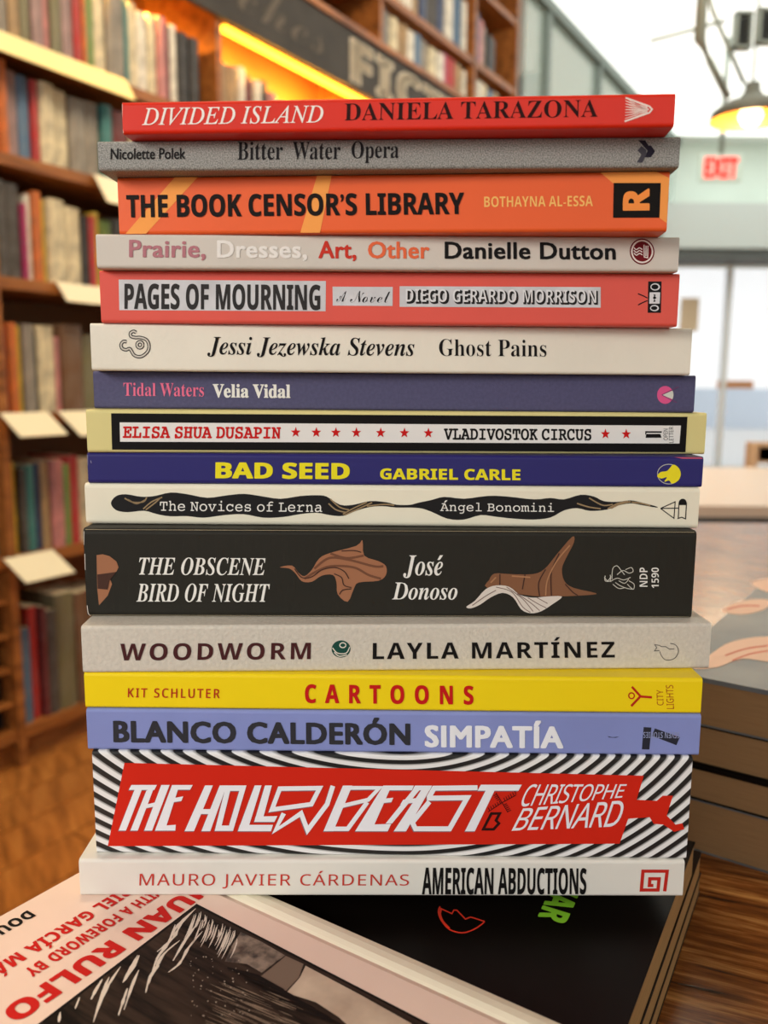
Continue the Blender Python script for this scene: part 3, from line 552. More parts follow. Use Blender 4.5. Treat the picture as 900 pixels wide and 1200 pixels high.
# fore-edge on the right: spine corner sits far left; local x runs along the spine towards the lens
FA = Vector((.12518, .31684, 0)); dn = Vector((-.485, -.8745, 0)); lf = Vector((-.8745, .485, 0))
WID = .140
aa = math.atan2(-dn.y, -dn.x)              # local x points away from the lens, local -y points to the right edge
for k, (lab, t, z, sh, c) in enumerate((('black paperback with a red leaf outline and green letters, directly under the pink one', .0145, ZB - .0145, 0, blackm), ('slim dark-covered paperback second from the table under the tower', .0105, ZB - .025, .0002, mat('dark_cover', (26, 22, 22), .4)), ('slim dark paperback lying directly on the wooden table under the tower', .0090, ZB - .034, .0003, mat('dark_brown_cover', (34, 26, 22), .4)))):
    cpt = FA + dn * (.203 - (.008 if k else 0)) + lf * (WID - sh) - dn * (0.002 * k)
    o = dark_book(lab, cpt, aa, .203 + (.010 if k else 0), WID, z, t - .00005, c)
    if k == 0: blk = o
bpy.context.view_layer.update()
bc = Cover(blk, ZB, .0145); bc.inv = blk.matrix_world.inverted()
s_ = lambda x, y: (440 + x / 3.4615, 1040 + y / 3.4615)
bc.stroke('printed_leaf', [curve([s_(*p) for p in ((262, 76), (255, 100), (268, 135), (300, 170), (350, 184), (395, 172), (430, 150), (443, 138))], 4) , [s_(*p) for p in ((443, 138), (400, 124), (385, 120), (365, 128), (330, 92), (318, 92), (310, 106), (262, 84))]], 1.6, (222, 60, 40))
bc.stroke('printed_leaf', [curve([s_(*p) for p in ((266, 86), (262, 110), (275, 140), (300, 166))], 4)], 2.6, (222, 60, 40), 2)
GR = (140, 206, 52)
bc.text('title_lettering', 'VAR', ((684, 1036), (662, 1086), (630, 1074), (650, 1030)), GR, 'sansb', .03)

# ------------------------------------------------------------------ the table
def wood_mat(name, c1, c2, c3, rz, scale=(1.2, 30, 1), rough=.35, base=9):
    m = bpy.data.materials.new(name); m.use_nodes = True; nt = m.node_tree; n = nt.nodes; L = nt.links; bs = n['Principled BSDF']; bs.inputs['Roughness'].default_value = rough
    tc = n.new('ShaderNodeTexCoord'); r0 = n.new('ShaderNodeMapping'); r0.inputs['Rotation'].default_value = (0, 0, -rz); mp = n.new('ShaderNodeMapping'); mp.inputs['Scale'].default_value = scale
    L.new(tc.outputs['Object'], r0.inputs[0]); L.new(r0.outputs[0], mp.inputs[0])
    n1 = n.new('ShaderNodeTexNoise'); n1.inputs['Scale'].default_value = base; n1.inputs['Detail'].default_value = 6; n1.inputs['Roughness'].default_value = .65; L.new(mp.outputs[0], n1.inputs['Vector'])
    rp = n.new('ShaderNodeValToRGB'); e = rp.color_ramp.elements; e[0].position = .30; e[0].color = lin(c1); e[1].position = .72; e[1].color = lin(c3); q = e.new(.5); q.color = lin(c2)
    L.new(n1.outputs['Fac'], rp.inputs[0]); L.new(rp.outputs[0], bs.inputs['Base Color'])
    bp = n.new('ShaderNodeBump'); bp.inputs['Strength'].default_value = .15; bp.inputs['Distance'].default_value = .001; L.new(n1.outputs['Fac'], bp.inputs['Height']); L.new(bp.outputs[0], bs.inputs['Normal'])
    return m
tw = wood_mat('table_wood', (44, 20, 8), (138, 82, 36), (214, 160, 92), math.radians(-22), (1.6, 24, 1), .22, 13)
tb = empty('display_table', (.62, .6, 0), 0, 'dark streaky wooden display table holding the book stacks', 'table')
box('tabletop', (-.695, -.75, TABLE - .03, .75, .72, TABLE), tw, tb, bevel=.002)
for x in (-.6, .66):
    for y in (-.66, .63): box('leg', (x, y, 0, x + .06, y + .06, TABLE - .03), tw, tb)
box('apron', [(-.6, -.62, TABLE - .12, .7, -.6, TABLE - .03), (-.6, .66, TABLE - .12, .7, .68, TABLE - .03)], tw, tb)

# stack of books on the right of the table
rd = Vector((.818, -.575, 0)).normalized(); rn = Vector((.575, .818, 0)); RP = Vector((.1475, .3675, 0)) - rd * .022
greym = mat('grey_art_cover', (122, 126, 128), .45, rgb2=(96, 102, 108), vscale=18)
def zline(px, py):                          # height at which the pixel meets the vertical plane of the pile's near face
    d = ray(px, py); k = RP.dot(rn) / (d[0] * rn.x + d[1] * rn.y); return HC + d[2] * k
zz = [TABLE, zline(860, 949), zline(860, 908), zline(860, 859), zline(860, 801)]
tanp = mat('brown_pages', (160, 124, 82), .8, var=.1, vscale=60, stretch=(1, 1, 60))
for k, (lab, mm) in enumerate((('tan-paged book at the bottom of the pile right of the tower', greym), ('black-covered book second from the bottom of the right-hand pile', blackm), ('black-backed book second from the top of the right-hand pile', blackm), ('grey paperback with pink brush-stroke art, topmost of the right-hand pile', greym))):
    z0, z1 = zz[k], zz[k + 1] - .0001
    o = empty('paperback_book', (RP.x, RP.y, z0), math.atan2(rd.y, rd.x), lab, 'book')
    w = .205; dpt = .215 if k == 3 else .2; th = .0006
    top_m = mm; c1 = [(0, 0, 0, w, dpt, th), (0, 0, z1 - z0 - (.0022 if k == 3 else th), w, dpt, z1 - z0), (0, dpt - .0006, 0, w, dpt, z1 - z0)]
    if k == 1: c1[1] = (0, 0, z1 - z0 - .0018, w, dpt, z1 - z0)
    if k == 2: c1[0] = (0, 0, 0, w, dpt, .0016)
    if k in (0, 3): pass
    box('cover', c1, top_m, o)
    box('page_block', (.001, .0008, th + (.001 if k == 2 else 0), w - .001, dpt - .001, z1 - z0 - (.0023 if k == 3 else .0019 if k == 1 else th)), tanp, o)
    if k == 3: gb = o; gh = z1 - z0
bpy.context.view_layer.update()
gc = Cover(gb, zz[4], gh); gc.inv = gb.matrix_world.inverted()
gc.poly('printed_stroke', [curve([(812, 783), (826, 772), (850, 755), (875, 748), (905, 746), (930, 752), (930, 772), (905, 776), (870, 772), (840, 782)], 4, True), curve([(845, 716), (862, 706), (885, 702), (902, 704), (896, 714), (870, 720)], 4, True), curve([(880, 684), (905, 678), (930, 690), (910, 697)], 4, True)], (240, 208, 190))
for c_l in ([(850, 768), (875, 760), (905, 756)], [(858, 774), (880, 766), (905, 762)], [(852, 714), (870, 710), (890, 710)]): gc.stroke('printed_line', [curve(c_l)], 1.6, (214, 120, 100), 2)

# ------------------------------------------------------------------ room shell
floor_m = wood_mat('floor_wood', (112, 64, 24), (168, 104, 44), (196, 132, 64), math.radians(60), (1.2, 8, 1), .4, 4)
fl = box('floor', (-4.5, -3, -.05, 5, 9.5, -.004), floor_m); tag(fl, kind='structure')
wd = Vector((.5145, .8575, 0)); wn = Vector((.8575, -.5145, 0)); W0 = Vector((-2.2, 0, 0))     # bookcase front line
def wp(Y, z=0, out=0): return Vector((-2.2 + .6 * Y, Y, z)) + wn * out
wang = math.atan2(wd.y, wd.x)
V, Fc = boxes([(0, 0, 0, 1.196, .126, .012)]); pm = mesh('plank', V, Fc, floor_m)
for i in range(-1, 4):
    for j in range(0, 16):
        p = Vector((-1.9, 1.1, -.0125)) + Vector((.5145, .8575, 0)) * (i * 1.2 - .5 * (j % 3) * .8) + Vector((.8575, -.5145, 0)) * (j * .13 - .35)
        if p.x > .6: continue
        link('plank', pm, fl, p, wang)
ceil_m = mat('ceiling_white', (244, 246, 242), .8, var=.02, vscale=3); wall_m = mat('wall_pale_green', (226, 238, 230), .7, var=.03, vscale=2)
wfz = box('wall_front', [(-4.5, -2.75, 0, 5, -2.6, .75), (-4.5, -2.75, 2.75, 5, -2.6, 3.12), (-4.5, -2.75, .75, -2.6, -2.6, 2.75), (1.9, -2.75, .75, 5, -2.6, 2.75)], wall_m); tag(wfz, kind='structure')
ce = box('ceiling', (-4.5, -3, 3.12, 5, 8.3, 3.2), ceil_m); tag(ce, kind='structure')
WL = box('wall_left', (-3.2, .36, 0, 5.5, .46, 3.12), wall_m, None, loc=(-2.2, 0, 0), rz=wang); tag(WL, kind='structure')
wr = box('wall_right', (4.9, -3, 0, 5, 8.2, 3.12), wall_m); tag(wr, kind='structure')
# glazed partition that carries the wall line on past the bookcase
gm = bpy.data.materials.new('pane_glass'); gm.use_nodes = True; gb_ = gm.node_tree.nodes['Principled BSDF']; gb_.inputs['Base Color'].default_value = lin((206, 224, 216)); gb_.inputs['Roughness'].default_value = .1; gb_.inputs['Alpha'].default_value = .35
frame_m = mat('grey_green_frame', (104, 118, 112), .5)
s0 = (4.86) / .8575; s1 = 7.9 / .8575
WN = empty('window_1', (-2.2, 0, 0), wang, None, None); WN['kind'] = 'structure'
mull = [5.14 / .8575, 5.95 / .8575, 6.75 / .8575, 7.5 / .8575]
for s in mull: box('mullion', (s - .03, -.03, 1.0, s + .03, .03, 3.05), frame_m, WN)
box('mullion', [(s0, -.04, 3.05, s1, .04, 3.115), (s0, -.04, 1.0, s1, .04, 1.06), (s0, -.03, 2.3, s1, .03, 2.34)], frame_m, WN)
e_ = [s0] + mull + [s1]
for i in range(len(e_) - 1): box('pane', (e_[i] + .03, -.006, 1.06, e_[i + 1] - .03, .006, 3.05), gm, WN)
box('wall_partition', (s0, -.05, 0, s1, .05, 1.0), wall_m, WN)
# back wall with storefront opening
YB = 8.0
zt_, zs_ = on_y(850, 312, YB).z, on_y(850, 548, YB).z
wb = box('wall_back', [(-.2, YB, zt_, 5, YB + .15, 3.12), (-.2, YB, 0, 5, YB + .15, zs_), (-.2, YB, zs_, 1.6, YB + .15, zt_)], wall_m); tag(wb, kind='structure')
sof = box('trim_1', [(1.2, YB - .45, on_y(850, 300, YB).z, 4.9, YB - .002, on_y(850, 250, YB).z)], mat('soffit_grey', (206, 216, 216), .6)); tag(sof, kind='structure')
so2 = box('trim_2', [(1.2, YB - .42, on_y(850, 311, YB).z, 4.9, YB - .01, on_y(850, 301, YB).z - .002)], mat('soffit_dark_strip', (92, 98, 98), .6)); tag(so2, kind='structure')  # dark grey strip along the lower edge of the soffit
W2 = empty('window_2', (0, YB, 0), 0, None, None); W2['kind'] = 'structure'
xs = [1.6, 2.35, 3.15, 3.95, 4.88]
wf = mat('window_frame_pale', (232, 238, 242), .5)
for x in xs: box('mullion', (x - .025, .03, zs_, x + .025, .1, zt_), wf, W2)
box('sill', (1.6, -.06, zs_ - .06, 4.88, .1, zs_), mat('sill_blue_grey', (112, 132, 150), .5), W2)
g2 = bpy.data.materials.new('clear_glass'); g2.use_nodes = True; q = g2.node_tree.nodes['Principled BSDF']; q.inputs['Base Color'].default_value = (.9, .96, 1, 1); q.inputs['Roughness'].default_value = .05; q.inputs['Alpha'].default_value = .15
for i in range(4): box('pane', (xs[i] + .025, .06, zs_, xs[i + 1] - .025, .066, zt_), g2, W2)
st_ = box('pavement', (-2, 9.5, -.1, 9, 30, -.02), mat('pale_pavement', (208, 210, 210), .8, var=.06)); tag(st_, kind='structure')
fb = box('shopfront', (2.5, 20, -.02, 9, 21, .9), mat('far_facade', (190, 204, 220), .8)); tag(fb, 'pale building front across the street seen through the window', 'building')

# ------------------------------------------------------------------ the long bookcase
case_m = wood_mat('case_wood', (92, 50, 18), (146, 88, 38), (176, 112, 54), 0, (.8, 6, 6), .45, 5)
back_m = mat('case_back', (124, 72, 32), .6, var=.15, vscale=4)
BC = empty('bookcase', (-2.2, 0, 0), wang, 'long tall wooden bookcase running back along the left wall', 'bookcase')
sY = lambda Y: Y / .8575
S0, S1 = sY(1.0), sY(4.80)
SHELF = dict(F=.10, E=.555, D=.915, C=1.245, B=1.535, A=1.80)
for z in SHELF.values(): box('shelf', (S0, 0, z - .028, S1, .30, z), case_m, BC)
box('shelf', (S0, 0, 2.285, S1, .3, 2.31), case_m, BC); box('shelf', (S0, 0, 2.50, S1, .3, 2.53), case_m, BC); box('shelf', (S0, 0, 2.84, S1, .3, 2.868), case_m, BC); box('shelf', (S0, 0, 3.05, S1, .3, 3.08), case_m, BC)
box('plinth', (S0, .03, 0, S1, .05, .072), case_m, BC)
box('back_panel', (S0, .30, 0, S1, .315, 3.08), back_m, BC)
UP = [1.0, 1.55, 2.105, 2.80, 3.62, 4.36, 4.80]
for Y in UP:
    s = sY(Y); box('upright', (s - .011, -.004, 0, s + .011, .3, 3.08), case_m, BC)
sa, sb = sY(1.56), sY(2.09)
box('cubby_back', (sa, .05, .08, sb, .055, .52), mat('cubby_black', (18, 14, 13), .8), BC)
for z in (.17, .26, .35, .44): box('cubby_shelf', (sa, .0, z, sb, .05, z + .008), case_m, BC)
# blackboard fascia with its lettering
sign = empty('blackboard_sign', wp(2.0, 2.09, .022), wang, 'black sign board with white block letters across the bookcase above the lit shelf', 'sign')
slen = sY(4.78) - sY(2.0)
box('board', (0, -.0, 0, slen, .016, .20), mat('blackboard', (48, 44, 40), .7, var=.2, vscale=9), sign)
box('moulding', (0, -.01, .2, slen, .016, .222), case_m, sign)
class Board(Face):
    nrm = Vector((0, -1, 0)); skew = 0
    def __init__(self, o): self.obj = o
    def at(self, x, y, layer): return (x, -.002, y)
bd = Board(sign)
def btext(s, Y0, Y1, z0, z1, rgb, **k): return bd.text('lettering', s, ((sY(Y0) - sY(2), z1), (sY(Y1) - sY(2), z1), (sY(Y1) - sY(2), z0), (sY(Y0) - sY(2), z0)), rgb, **k)
btext('FICTION', 3.40, 4.66, .018, .175, (216, 206, 186), font='sansb', off=.05, track=1.15)
btext('ches', 2.86, 3.26, .05, .16, (96, 90, 82), font='script', off=-.01)
# amber light strip under the fascia and its glow in the niche
strip = box('light_strip', (0, 0, 0, sY(3.58) - sY(2.83), .022, .016), mat('amber_led', (255, 190, 50), .5, emit=5.0), None, loc=wp(2.83, 2.07, .0), rz=wang)
tag(strip, 'glowing amber light strip fixed under the black sign board', 'light')
for k in range(3):
    p = wp((2.45, 3.08, 3.42)[k], 2.075, -.05); l = bpy.data.lights.new('niche_light', 'AREA'); l.shape = 'RECTANGLE'; l.size = .26; l.size_y = .05; l.energy = 24; l.color = (1, .52, .08)
    lo = bpy.data.objects.new('niche_light', l); COL.objects.link(lo); lo.location = p; lo.rotation_euler = (math.radians(35), 0, wang)

# books on the shelves -----------------------------------------------------
HUE = dict(olive=(112, 106, 70), tan=(176, 142, 96), brown=(110, 74, 46), grey=(150, 142, 128), mauve=(160, 128, 126), yellow=(220, 184, 50), rose=(206, 130, 126), red=(186, 36, 34), orange=(216, 110, 40), green=(108, 140, 56), cream=(226, 212, 172), white=(232, 226, 208), teal=(44, 118, 114), blue=(72, 106, 140), navy=(36, 52, 92), black=(34, 30, 30), charcoal=(66, 60, 56), magenta=(176, 40, 96), maroon=(104, 28, 30))
for i, (k, v) in enumerate(HUE.items()): v = tuple(int(.92 * q + .08 * sum(v) / 3) for q in v); mat('shelf_cover_' + k, v, .5, rgb2=tuple(int(q * .72 + (40 if sum(v) < 330 else 14)) for q in v), vscale=5 + .7 * i, stretch=(4, .1, 2.2), detail=2)
cream_pg = mat('shelf_pages', (222, 206, 170), .8)
def spine_x(px, zrow):                      # photo column -> distance along the bookcase at this shelf height
    lo, hi = .3, 7.0
    for _ in range(40):
        Y = (lo + hi) / 2; X = -2.2 + .6 * Y; zr = zrow - HC
        zc = Y * cp - zr * sp; yc = Y * sp + zr * cp
        u = F * X / zc; v = -F * yc / zc; x = 450 + cr * u - sr * v
        if x < px: lo = Y
        else: hi = Y
    return sY(Y)
def book_mesh(t, h, d, cm, lean=0):
    r = min(t * .3, .006)
    P = [(0, d), (0, r), (t * .18, r * .25), (t * .5, 0), (t * .82, r * .25), (t, r), (t, d)]
    V = [(x, y, 0) for x, y in P] + [(x, y, h) for x, y in P]; n = 7
    Fc = [(i, (i + 1) % n, n + (i + 1) % n, n + i) for i in range(n)] + [tuple(range(n))[::-1], tuple(range(n, 2 * n))]
    # page block set in slightly at the head
    k = len(V); e = min(.002, t * .2)
    V += [(e, .006, h - .003), (t - e, .006, h - .003), (t - e, d - .002, h - .003), (e, d - .002, h - .003), (e, .006, h + .0006), (t - e, .006, h + .0006), (t - e, d - .002, h + .0006), (e, d - .002, h + .0006)]
    Fc += [(k + 4, k + 5, k + 6, k + 7)]
    me = mesh('book', V, Fc, None, mats=[cm, cream_pg], mi=[0] * 9 + [1])
    return me
ROWN = dict(A='top lower-case shelf above the price strip', B='second shelf down', C='third shelf down', D='fourth shelf down', E='fifth shelf down', F='lowest shelf', G='shelf on top of the black sign', H='upper shelf over the sign', N='amber-lit niche')
rows = {}
rnd = random.Random(11)
def row(key, z, items, hmax):
    """items: (photo x end, colour, relative height) from start px"""
    x = items[0]; out = rows.setdefault(key, [])
    for xe, c, hh in items[1:]:
        s_a, s_b = spine_x(x, z), spine_x(xe, z); n = max(1, round((s_b - s_a) / .045))
        for k in range(n):
            a = s_a + (s_b - s_a) * k / n; bb = s_a + (s_b - s_a) * (k + 1) / n
            out.append((a + .0012, bb - .0012, c, hmax * hh * (1 - .03 * rnd.random()), z))
        x = xe
def auto(key, z, Y0, Y1, hmax, cols):
    s = sY(Y0); out = rows.setdefault(key, [])
    while s < sY(Y1) - .02:
        t = rnd.uniform(.018, .042); out.append((s + .001, s + t - .001, rnd.choice(cols), hmax * rnd.uniform(.82, 1), z)); s += t
ALLC = ['cream', 'grey', 'tan', 'red', 'blue', 'white', 'olive', 'charcoal', 'orange', 'teal', 'rose', 'yellow']
row('A', 1.80, [-20, (0, 'charcoal', .9), (8, 'olive', .95), (20, 'grey', .9), (33, 'tan', .92), (45, 'olive', .93), (58, 'mauve', .9), (70, 'rose', .9), (82, 'olive', .88), (95, 'mauve', .88), (103, 'red', .9), (108, 'orange', .9), (122, 'green', .92), (135, 'cream', .95), (155, 'grey', .98), (160, 'teal', .93), (172, 'cream', .92), (184, 'white', .9), (194, 'cream', .92), (204, 'rose', .93), (210, 'maroon', .9), (218, 'white', .9), (240, 'black', .85)], .25)
row('N', 1.80, [262, (288, 'tan', .74), (297, 'white', .8), (306, 'maroon', .74), (314, 'white', .72), (322, 'black', .76), (332, 'rose', .66), (345, 'blue', .6), (362, 'yellow', .64), (380, 'tan', .6), (400, 'orange', .6), (430, 'cream', .56)], .25)
row('B', 1.535, [-25, (-2, 'cream', .9), (8, 'cream', .96), (18, 'orange', .96), (34, 'mauve', .93), (48, 'blue', .9), (56, 'red', .9), (92, 'cream', .9), (128, 'grey', .86), (140, 'teal', .88), (160, 'maroon', .88), (180, 'cream', .8), (205, 'charcoal', .85)], .225)
row('C', 1.245, [-25, (-2, 'charcoal', .95), (38, 'charcoal', 1.0), (43, 'magenta', .8), (50, 'white', .9), (60, 'orange', .95), (66, 'yellow', .9), (85, 'cream', .92), (105, 'cream', .86), (113, 'black', .8), (120, 'red', .8), (128, 'yellow', .86), (140, 'green', .8), (160, 'charcoal', .84), (190, 'tan', .84)], .235)
row('D', .915, [-25, (-3, 'navy', .9), (4, 'teal', .85), (10, 'magenta', .9), (20, 'rose', .93), (30, 'orange', .95), (38, 'yellow', .93), (50, 'grey', .95), (56, 'black', .9), (76, 'cream', .97), (82, 'rose', .85), (106, 'brown', .98), (125, 'olive', .9), (150, 'navy', .88), (180, 'red', .9)], .235)
row('E', .555, [-25, (-2, 'tan', .8), (7, 'teal', .9), (15, 'green', .92), (20, 'maroon', .95), (34, 'yellow', .98), (41, 'charcoal', .9), (52, 'teal', .93), (60, 'navy', .93), (70, 'tan', .95), (84, 'rose', .97), (92, 'green', .9), (103, 'red', 1.0), (120, 'cream', .95), (150, 'teal', .9)], .245)
row('F', .10, [24, (48, 'blue', .72), (60, 'red', .86), (66, 'maroon', .86), (78, 'charcoal', .8), (100, 'olive', .9), (125, 'brown', .9), (150, 'black', .85)], .36)
row('G', 2.31, [352, (362, 'grey', .9), (372, 'white', .85), (380, 'tan', .85)], .165)
row('G', 2.31, [447, (456, 'charcoal', .98), (464, 'grey', .95), (472, 'cream', .92), (482, 'tan', .9), (490, 'white', .85), (499, 'blue', .92), (508, 'grey', .9), (516, 'cream', .86), (524, 'white', .84), (530, 'magenta', .95), (539, 'red', .95), (547, 'tan', .9), (551, 'white', .86)], .178)
row('G', 2.31, [559, (565, 'grey', .9), (571, 'white', .9), (577, 'cream', .9), (583, 'blue', .86), (590, 'tan', .88)], .178)
row('H', 2.53, [455, (464, 'grey', .7), (476, 'cream', .7), (488, 'white', .66), (498, 'tan', .7), (508, 'navy', .9), (518, 'charcoal', .92), (528, 'navy', .92), (538, 'white', .85), (546, 'blue', .85), (551, 'white', .8)], .29)
row('H', 2.53, [559, (565, 'navy', .8), (570, 'rose', .72), (576, 'grey', .7), (586, 'black', .62)], .29)
auto('E', .555, 1.62, 1.98, .23, ALLC); auto('C', 1.245, 1.62, 1.95, .22, ALLC); auto('B', 1.535, 1.62, 1.95, .2, ALLC)
for kk in 'BCDE':
    Ymax = max(t[1] for t in rows[kk]) * .8575 + .005
    auto(kk, SHELF[kk], Ymax, 3.0, .22, ALLC)
ORD = ['first', 'second', 'third', 'fourth', 'fifth', 'sixth', 'seventh', 'eighth', 'ninth', 'tenth', 'eleventh', 'twelfth', 'thirteenth', 'fourteenth', 'fifteenth', 'sixteenth', 'seventeenth', 'eighteenth', 'nineteenth', 'twentieth'] + ['twenty-' + q for q in ('first', 'second', 'third', 'fourth', 'fifth', 'sixth', 'seventh', 'eighth', 'ninth')] + ['thirtieth'] + ['thirty-' + q for q in ('first', 'second', 'third', 'fourth', 'fifth', 'sixth', 'seventh', 'eighth', 'ninth')] + ['fortieth'] + ['forty-' + q for q in ('first', 'second', 'third', 'fourth', 'fifth', 'sixth', 'seventh', 'eighth', 'ninth')]
ups = [sY(Y) for Y in UP]
for key, L_ in rows.items():
    L_.sort(); ok = []
    for t in L_:
        if ok and t[0] < ok[-1][1]: continue
        if any(t[0] - .012 < s < t[1] + .012 for s in ups):
            s = min(ups, key=lambda q: abs(q - (t[0] + t[1]) / 2))
            if s > (t[0] + t[1]) / 2: t = (t[0], min(t[1], s - .0125)) + t[2:]
            else: t = (max(t[0], s + .0125), t[1]) + t[2:]
            if t[1] - t[0] < .01: continue
        ok.append(t)
    for i, (a, bb, c, h, z) in enumerate(ok):
        t = bb - a; o = link('shelf_book', book_mesh(t, h, .13 + .05 * rnd.random(), MATS['shelf_cover_' + c]), None)
        o.location = W0 + wd * a + Vector((0, 0, z)) - wn * (.012 + .02 * rnd.random()); o.rotation_euler = (0, 0, wang)
        tag(o, '%s %s book, %s from the left on the %s' % ('wide' if t > .035 else 'slim', c, ORD[min(i, len(ORD) - 1)], ROWN[key]), 'book', 'books on the ' + ROWN[key])
# faced-out art on the grey book of the third shelf; price strip and cards on the shelf edges
card_m = mat('card_stock', (240, 230, 198), .6); strip_m = mat('label_holder', (244, 228, 168), .4)
def card(name, P, m, label, th=.002):
    P = [Vector(p) for p in P]; n = (P[1] - P[0]).cross(P[3] - P[0]).normalized() * th
    V = [p for p in P] + [p + n for p in P]
    o = link(name, mesh(name, V, [(0, 1, 2, 3), (7, 6, 5, 4), (0, 4, 5, 1), (1, 5, 6, 2), (2, 6, 7, 3), (3, 7, 4, 0)], m)); tag(o, label, 'card' if 'card' in name else 'label holder', 'cards and strips on the shelf edges'); return o
def edge(px, z, out): s = spine_x(px, z); return W0 + wd * s + wn * out + Vector((0, 0, z))
def shelf_card(name, xa, xb, z, reach, drop, m, label):
    a, b2 = edge(xa, z, .006), edge(xb, z, .006)
    card(name, [a, b2, b2 + wn * reach - Vector((0, 0, drop)), a + wn * reach - Vector((0, 0, drop))], m, label)
shelf_card('shelf_strip', -30, 146, 1.806, .035, .058, strip_m, 'cream plastic label strip along the edge of the brightly lit top shelf')
shelf_card('shelf_card', -2, 54, .917, .075, .055, card_m, 'white shelf card at the left picture edge under the fourth shelf of books')
shelf_card('shelf_card', 66, 112, .917, .085, .06, card_m, 'white shelf card beside the off-white book, hanging below the fourth shelf')
shelf_card('shelf_card', 2, 60, .557, .085, .05, card_m, 'white shelf card tilting forward under the yellow book of the fifth shelf')
shelf_card('shelf_card', 64, 118, 1.247, .04, .05, card_m, 'white curled shelf card under the cream books of the third shelf')
shelf_card('shelf_card', 108, 150, 1.537, .05, .075, card_m, 'white card hanging from the second shelf beside the grey tower book')

# ------------------------------------------------------------------ far right of the shop
metal_g = mat('painted_metal', (150, 162, 154), .5); dark_g = mat('dark_grille', (58, 62, 62), .6)
# pendant lamp
pc_ = on_y(880, 132, 3.6)
pd = empty('pendant_lamp', (pc_.x, pc_.y, pc_.z), 0, 'pale metal dome pendant lamp with a glowing warm bulb near the right edge', 'lamp')
lathe('lamp_shade', [(.155, -.03), (.158, -.028), (.15, .005), (.11, .035), (.05, .055), (.03, .085), (.03, .11), (.0, .112)], mat('shade_enamel', (96, 100, 90), .5), pd)
lathe('shade_lining', [(.154, -.03), (.146, .003), (.107, .031), (.047, .05), (0, .052)], mat('lining_warm', (216, 132, 40), .5), pd)
lathe('bulb', [(0, -.05), (.03, -.042), (.046, -.015), (.036, .015), (.018, .035), (.015, .05)], mat('bulb_glow', (255, 232, 170), .5, emit=7), pd, seg=20)
tube('cord', [(0, 0, .11), (0, 0, 3.12 - pc_.z)], .006, metal_g, pd, seg=6)
pl_ = bpy.data.lights.new('pendant_bulb_light', 'POINT'); pl_.energy = 12; pl_.color = (1, .8, .5); pl_.shadow_soft_size = .05
po_ = bpy.data.objects.new('pendant_bulb_light', pl_); COL.objects.link(po_); po_.location = (pc_.x, pc_.y, pc_.z - .07)
# exit sign
xp = on_y(845, 198, 5.6)
ex = empty('exit_sign', (xp.x, xp.y, xp.z), 0, 'hanging exit sign with red letters in the distance at right', 'sign')
box('sign_plate', (-.135, 0, -.075, .135, .03, .09), mat('exit_plate', (196, 214, 202), .5, emit=.25), ex, bevel=.01)
class Plate(Face):
    nrm = Vector((0, -1, 0)); skew = 0
    def __init__(self, o): self.obj = o
    def at(self, x, y, layer): return (x, -.002, y)
Plate(ex).text('lettering', 'EXIT', ((-.105, .07), (.105, .07), (.105, -.055), (-.105, -.055)), (236, 40, 30), 'sansb', .04, m=mat('exit_red', (240, 50, 40), .5, emit=.9))
tube('rod', [(.0, .015, .09), (0, .015, 3.12 - xp.z)], .016, metal_g, ex, seg=8)
# glowing panel added so the ceiling goes bright white and lights the room
sk = empty('ceiling_glow_panel', (0, 0, 3.1), 0, 'large glowing white panel added to brighten the ceiling at upper right', 'ceiling_glow_panel')
V = [(.47, 2.9), (4.6, 2.9), (4.6, 7.7), (2.48, 7.7), (.72, 4.78)]
link('glow_sheet', mesh('glow_sheet', [(x, y, 0) for x, y in V] + [(x, y, .015) for x, y in V], [(4, 3, 2, 1, 0), (5, 6, 7, 8, 9)] + [(i, (i + 1) % 5, 5 + (i + 1) % 5, 5 + i) for i in range(5)], mat('panel_glow', (250, 254, 248), .6, emit=1.5)), sk)
# ceiling services
def pp(px, py, Y): return on_y(px, py, Y)
t = tube('track_spotlight', [pp(820, 47, 3.0) + Vector((0, 0, 3.12 - pp(820, 47, 3.0).z)), pp(820, 47, 3.0), pp(832, 72, 3.05), pp(853, 114, 3.1)], .016, metal_g, radii=[.006, .02, .013, .013]); tag(t, 'slanting grey-green spotlight arm below the ceiling at upper right', 'spotlight')
t = tube('ceiling_pipe', [pp(826, -30, 3.6), pp(834, 10, 3.6), pp(872, 98, 3.62)], .013, metal_g, radii=[.009] * 3); tag(t, 'slanting ceiling pipe running behind the spotlight arm', 'pipe')
t = tube('ceiling_wire', [pp(762, 48, 3.4), pp(800, 38, 3.4), pp(850, 24, 3.4)], .007, metal_g); tag(t, 'thin bright wire crossing the white ceiling', 'wire')
def vent(px0, px1, py0, py1, Y, label):
    a, c = pp(px0, py1, Y), pp(px1, py0, Y); o = empty('ceiling_vent', (a.x, Y, a.z), 0, label, 'vent'); w, h = c.x - a.x, c.z - a.z
    box('grille_frame', [(0, 0, 0, w, .05, .012), (0, 0, h - .012, w, .05, h), (0, 0, 0, .012, .05, h), (w - .012, 0, 0, w, .05, h)], metal_g, o); box('backing', (.012, .03, .012, w - .012, .05, h - .012), dark_g, o)
    for k in range(5): box('slat', (.012, .004, .02 + (h - .04) * k / 5, w - .012, .028, .02 + (h - .04) * k / 5 + .008), dark_g, o)
vent(861, 884, 12, 56, 4.2, 'dark square air vent left of the pair at the top right corner'); vent(888, 916, 8, 50, 4.2, 'dark air vent cut by the right picture edge')
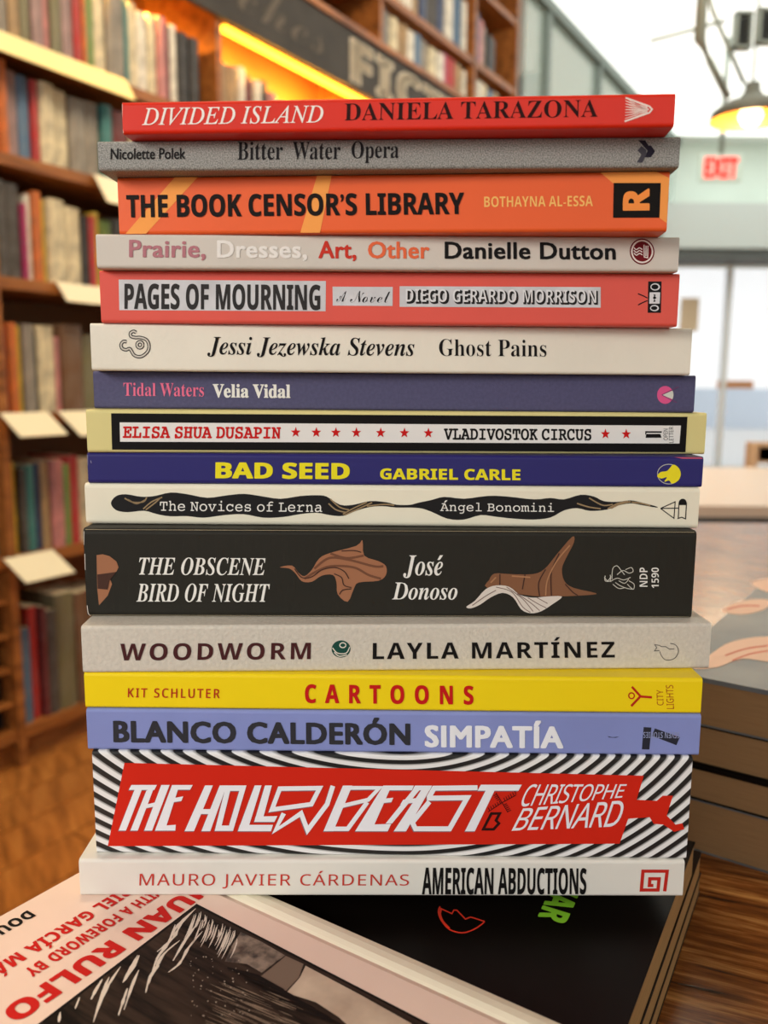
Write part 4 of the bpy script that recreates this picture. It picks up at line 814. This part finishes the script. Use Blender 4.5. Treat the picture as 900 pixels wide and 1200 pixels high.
# black boxes on the wall line past the shelves
for (x0, x1, y0, y1, Y, lab) in ((611, 634, 84, 112, 5.3, 'squat black loudspeaker beside the glass partition'),):
    a, c = pp(x0, y1, Y), pp(x1, y0, Y); o = empty('wall_speaker', (a.x, a.y, a.z), 0, lab, 'speaker'); box('housing', (0, 0, 0, c.x - a.x, .12, c.z - a.z), dark_g, o, bevel=.005); box('grille', (.01, -.004, .01, c.x - a.x - .01, 0, c.z - a.z - .01), mat('speaker_cloth', (40, 40, 42), .9), o)
# far tables and seat
pale_w = mat('pale_table_top', (222, 206, 190), .35); dk = mat('dark_apron', (74, 76, 80), .5)
zt2 = HC - 2.2 * math.tan(math.radians(8.1)); T2 = empty('cafe_table', (1.35, 2.7, 0), 0, 'low pale-topped table with a dark edge beyond the tower at right', 'table')
box('tabletop', (-.75, -.5, zt2 - .03, .9, .55, zt2), pale_w, T2); box('apron', (-.75, -.505, zt2 - .062, .9, -.48, zt2 - .03), dk, T2)
for x in (-.7, .84):
    for y in (-.46, .48): box('leg', (x, y, 0, x + .05, y + .05, zt2 - .03), dk, T2)
a = pp(874, 584, 3.6); chm = mat('pale_chair_wood', (228, 198, 164), .5)
CH = empty('wooden_chair', (a.x, a.y, 0), 0, 'pale wooden chair with slatted back cut by the right picture edge', 'chair')
ztop = pp(880, 518, 3.6).z
for x in (0, .36): box('leg', (x, -.38, 0, x + .04, -.34, .45), chm, CH); box('back_post', (x, 0, 0, x + .04, .04, ztop), chm, CH)
box('seat', (0, -.38, .43, .4, .04, .46), chm, CH)
for z in (.55, .68, .8): 
    if z + .06 < ztop: box('slat', (.04, .005, z, .36, .035, z + .06), chm, CH)
box('slat', (.04, .005, ztop - .09, .36, .035, ztop), chm, CH)
# things stuck on the glass
o = box('window_poster', (0, 0, 0, .17, .004, .3), mat('tan_poster', (226, 206, 176), .6), None, loc=on_y(796, 388, 8.05)); tag(o, 'tan poster on the window right of the tower', 'poster')
o = box('window_decal', (0, 0, 0, .34, .004, .07), mat('orange_decal', (206, 150, 104), .6), None, loc=on_y(840, 455, 8.05)); tag(o, 'narrow orange-brown decal on the bright window', 'decal')
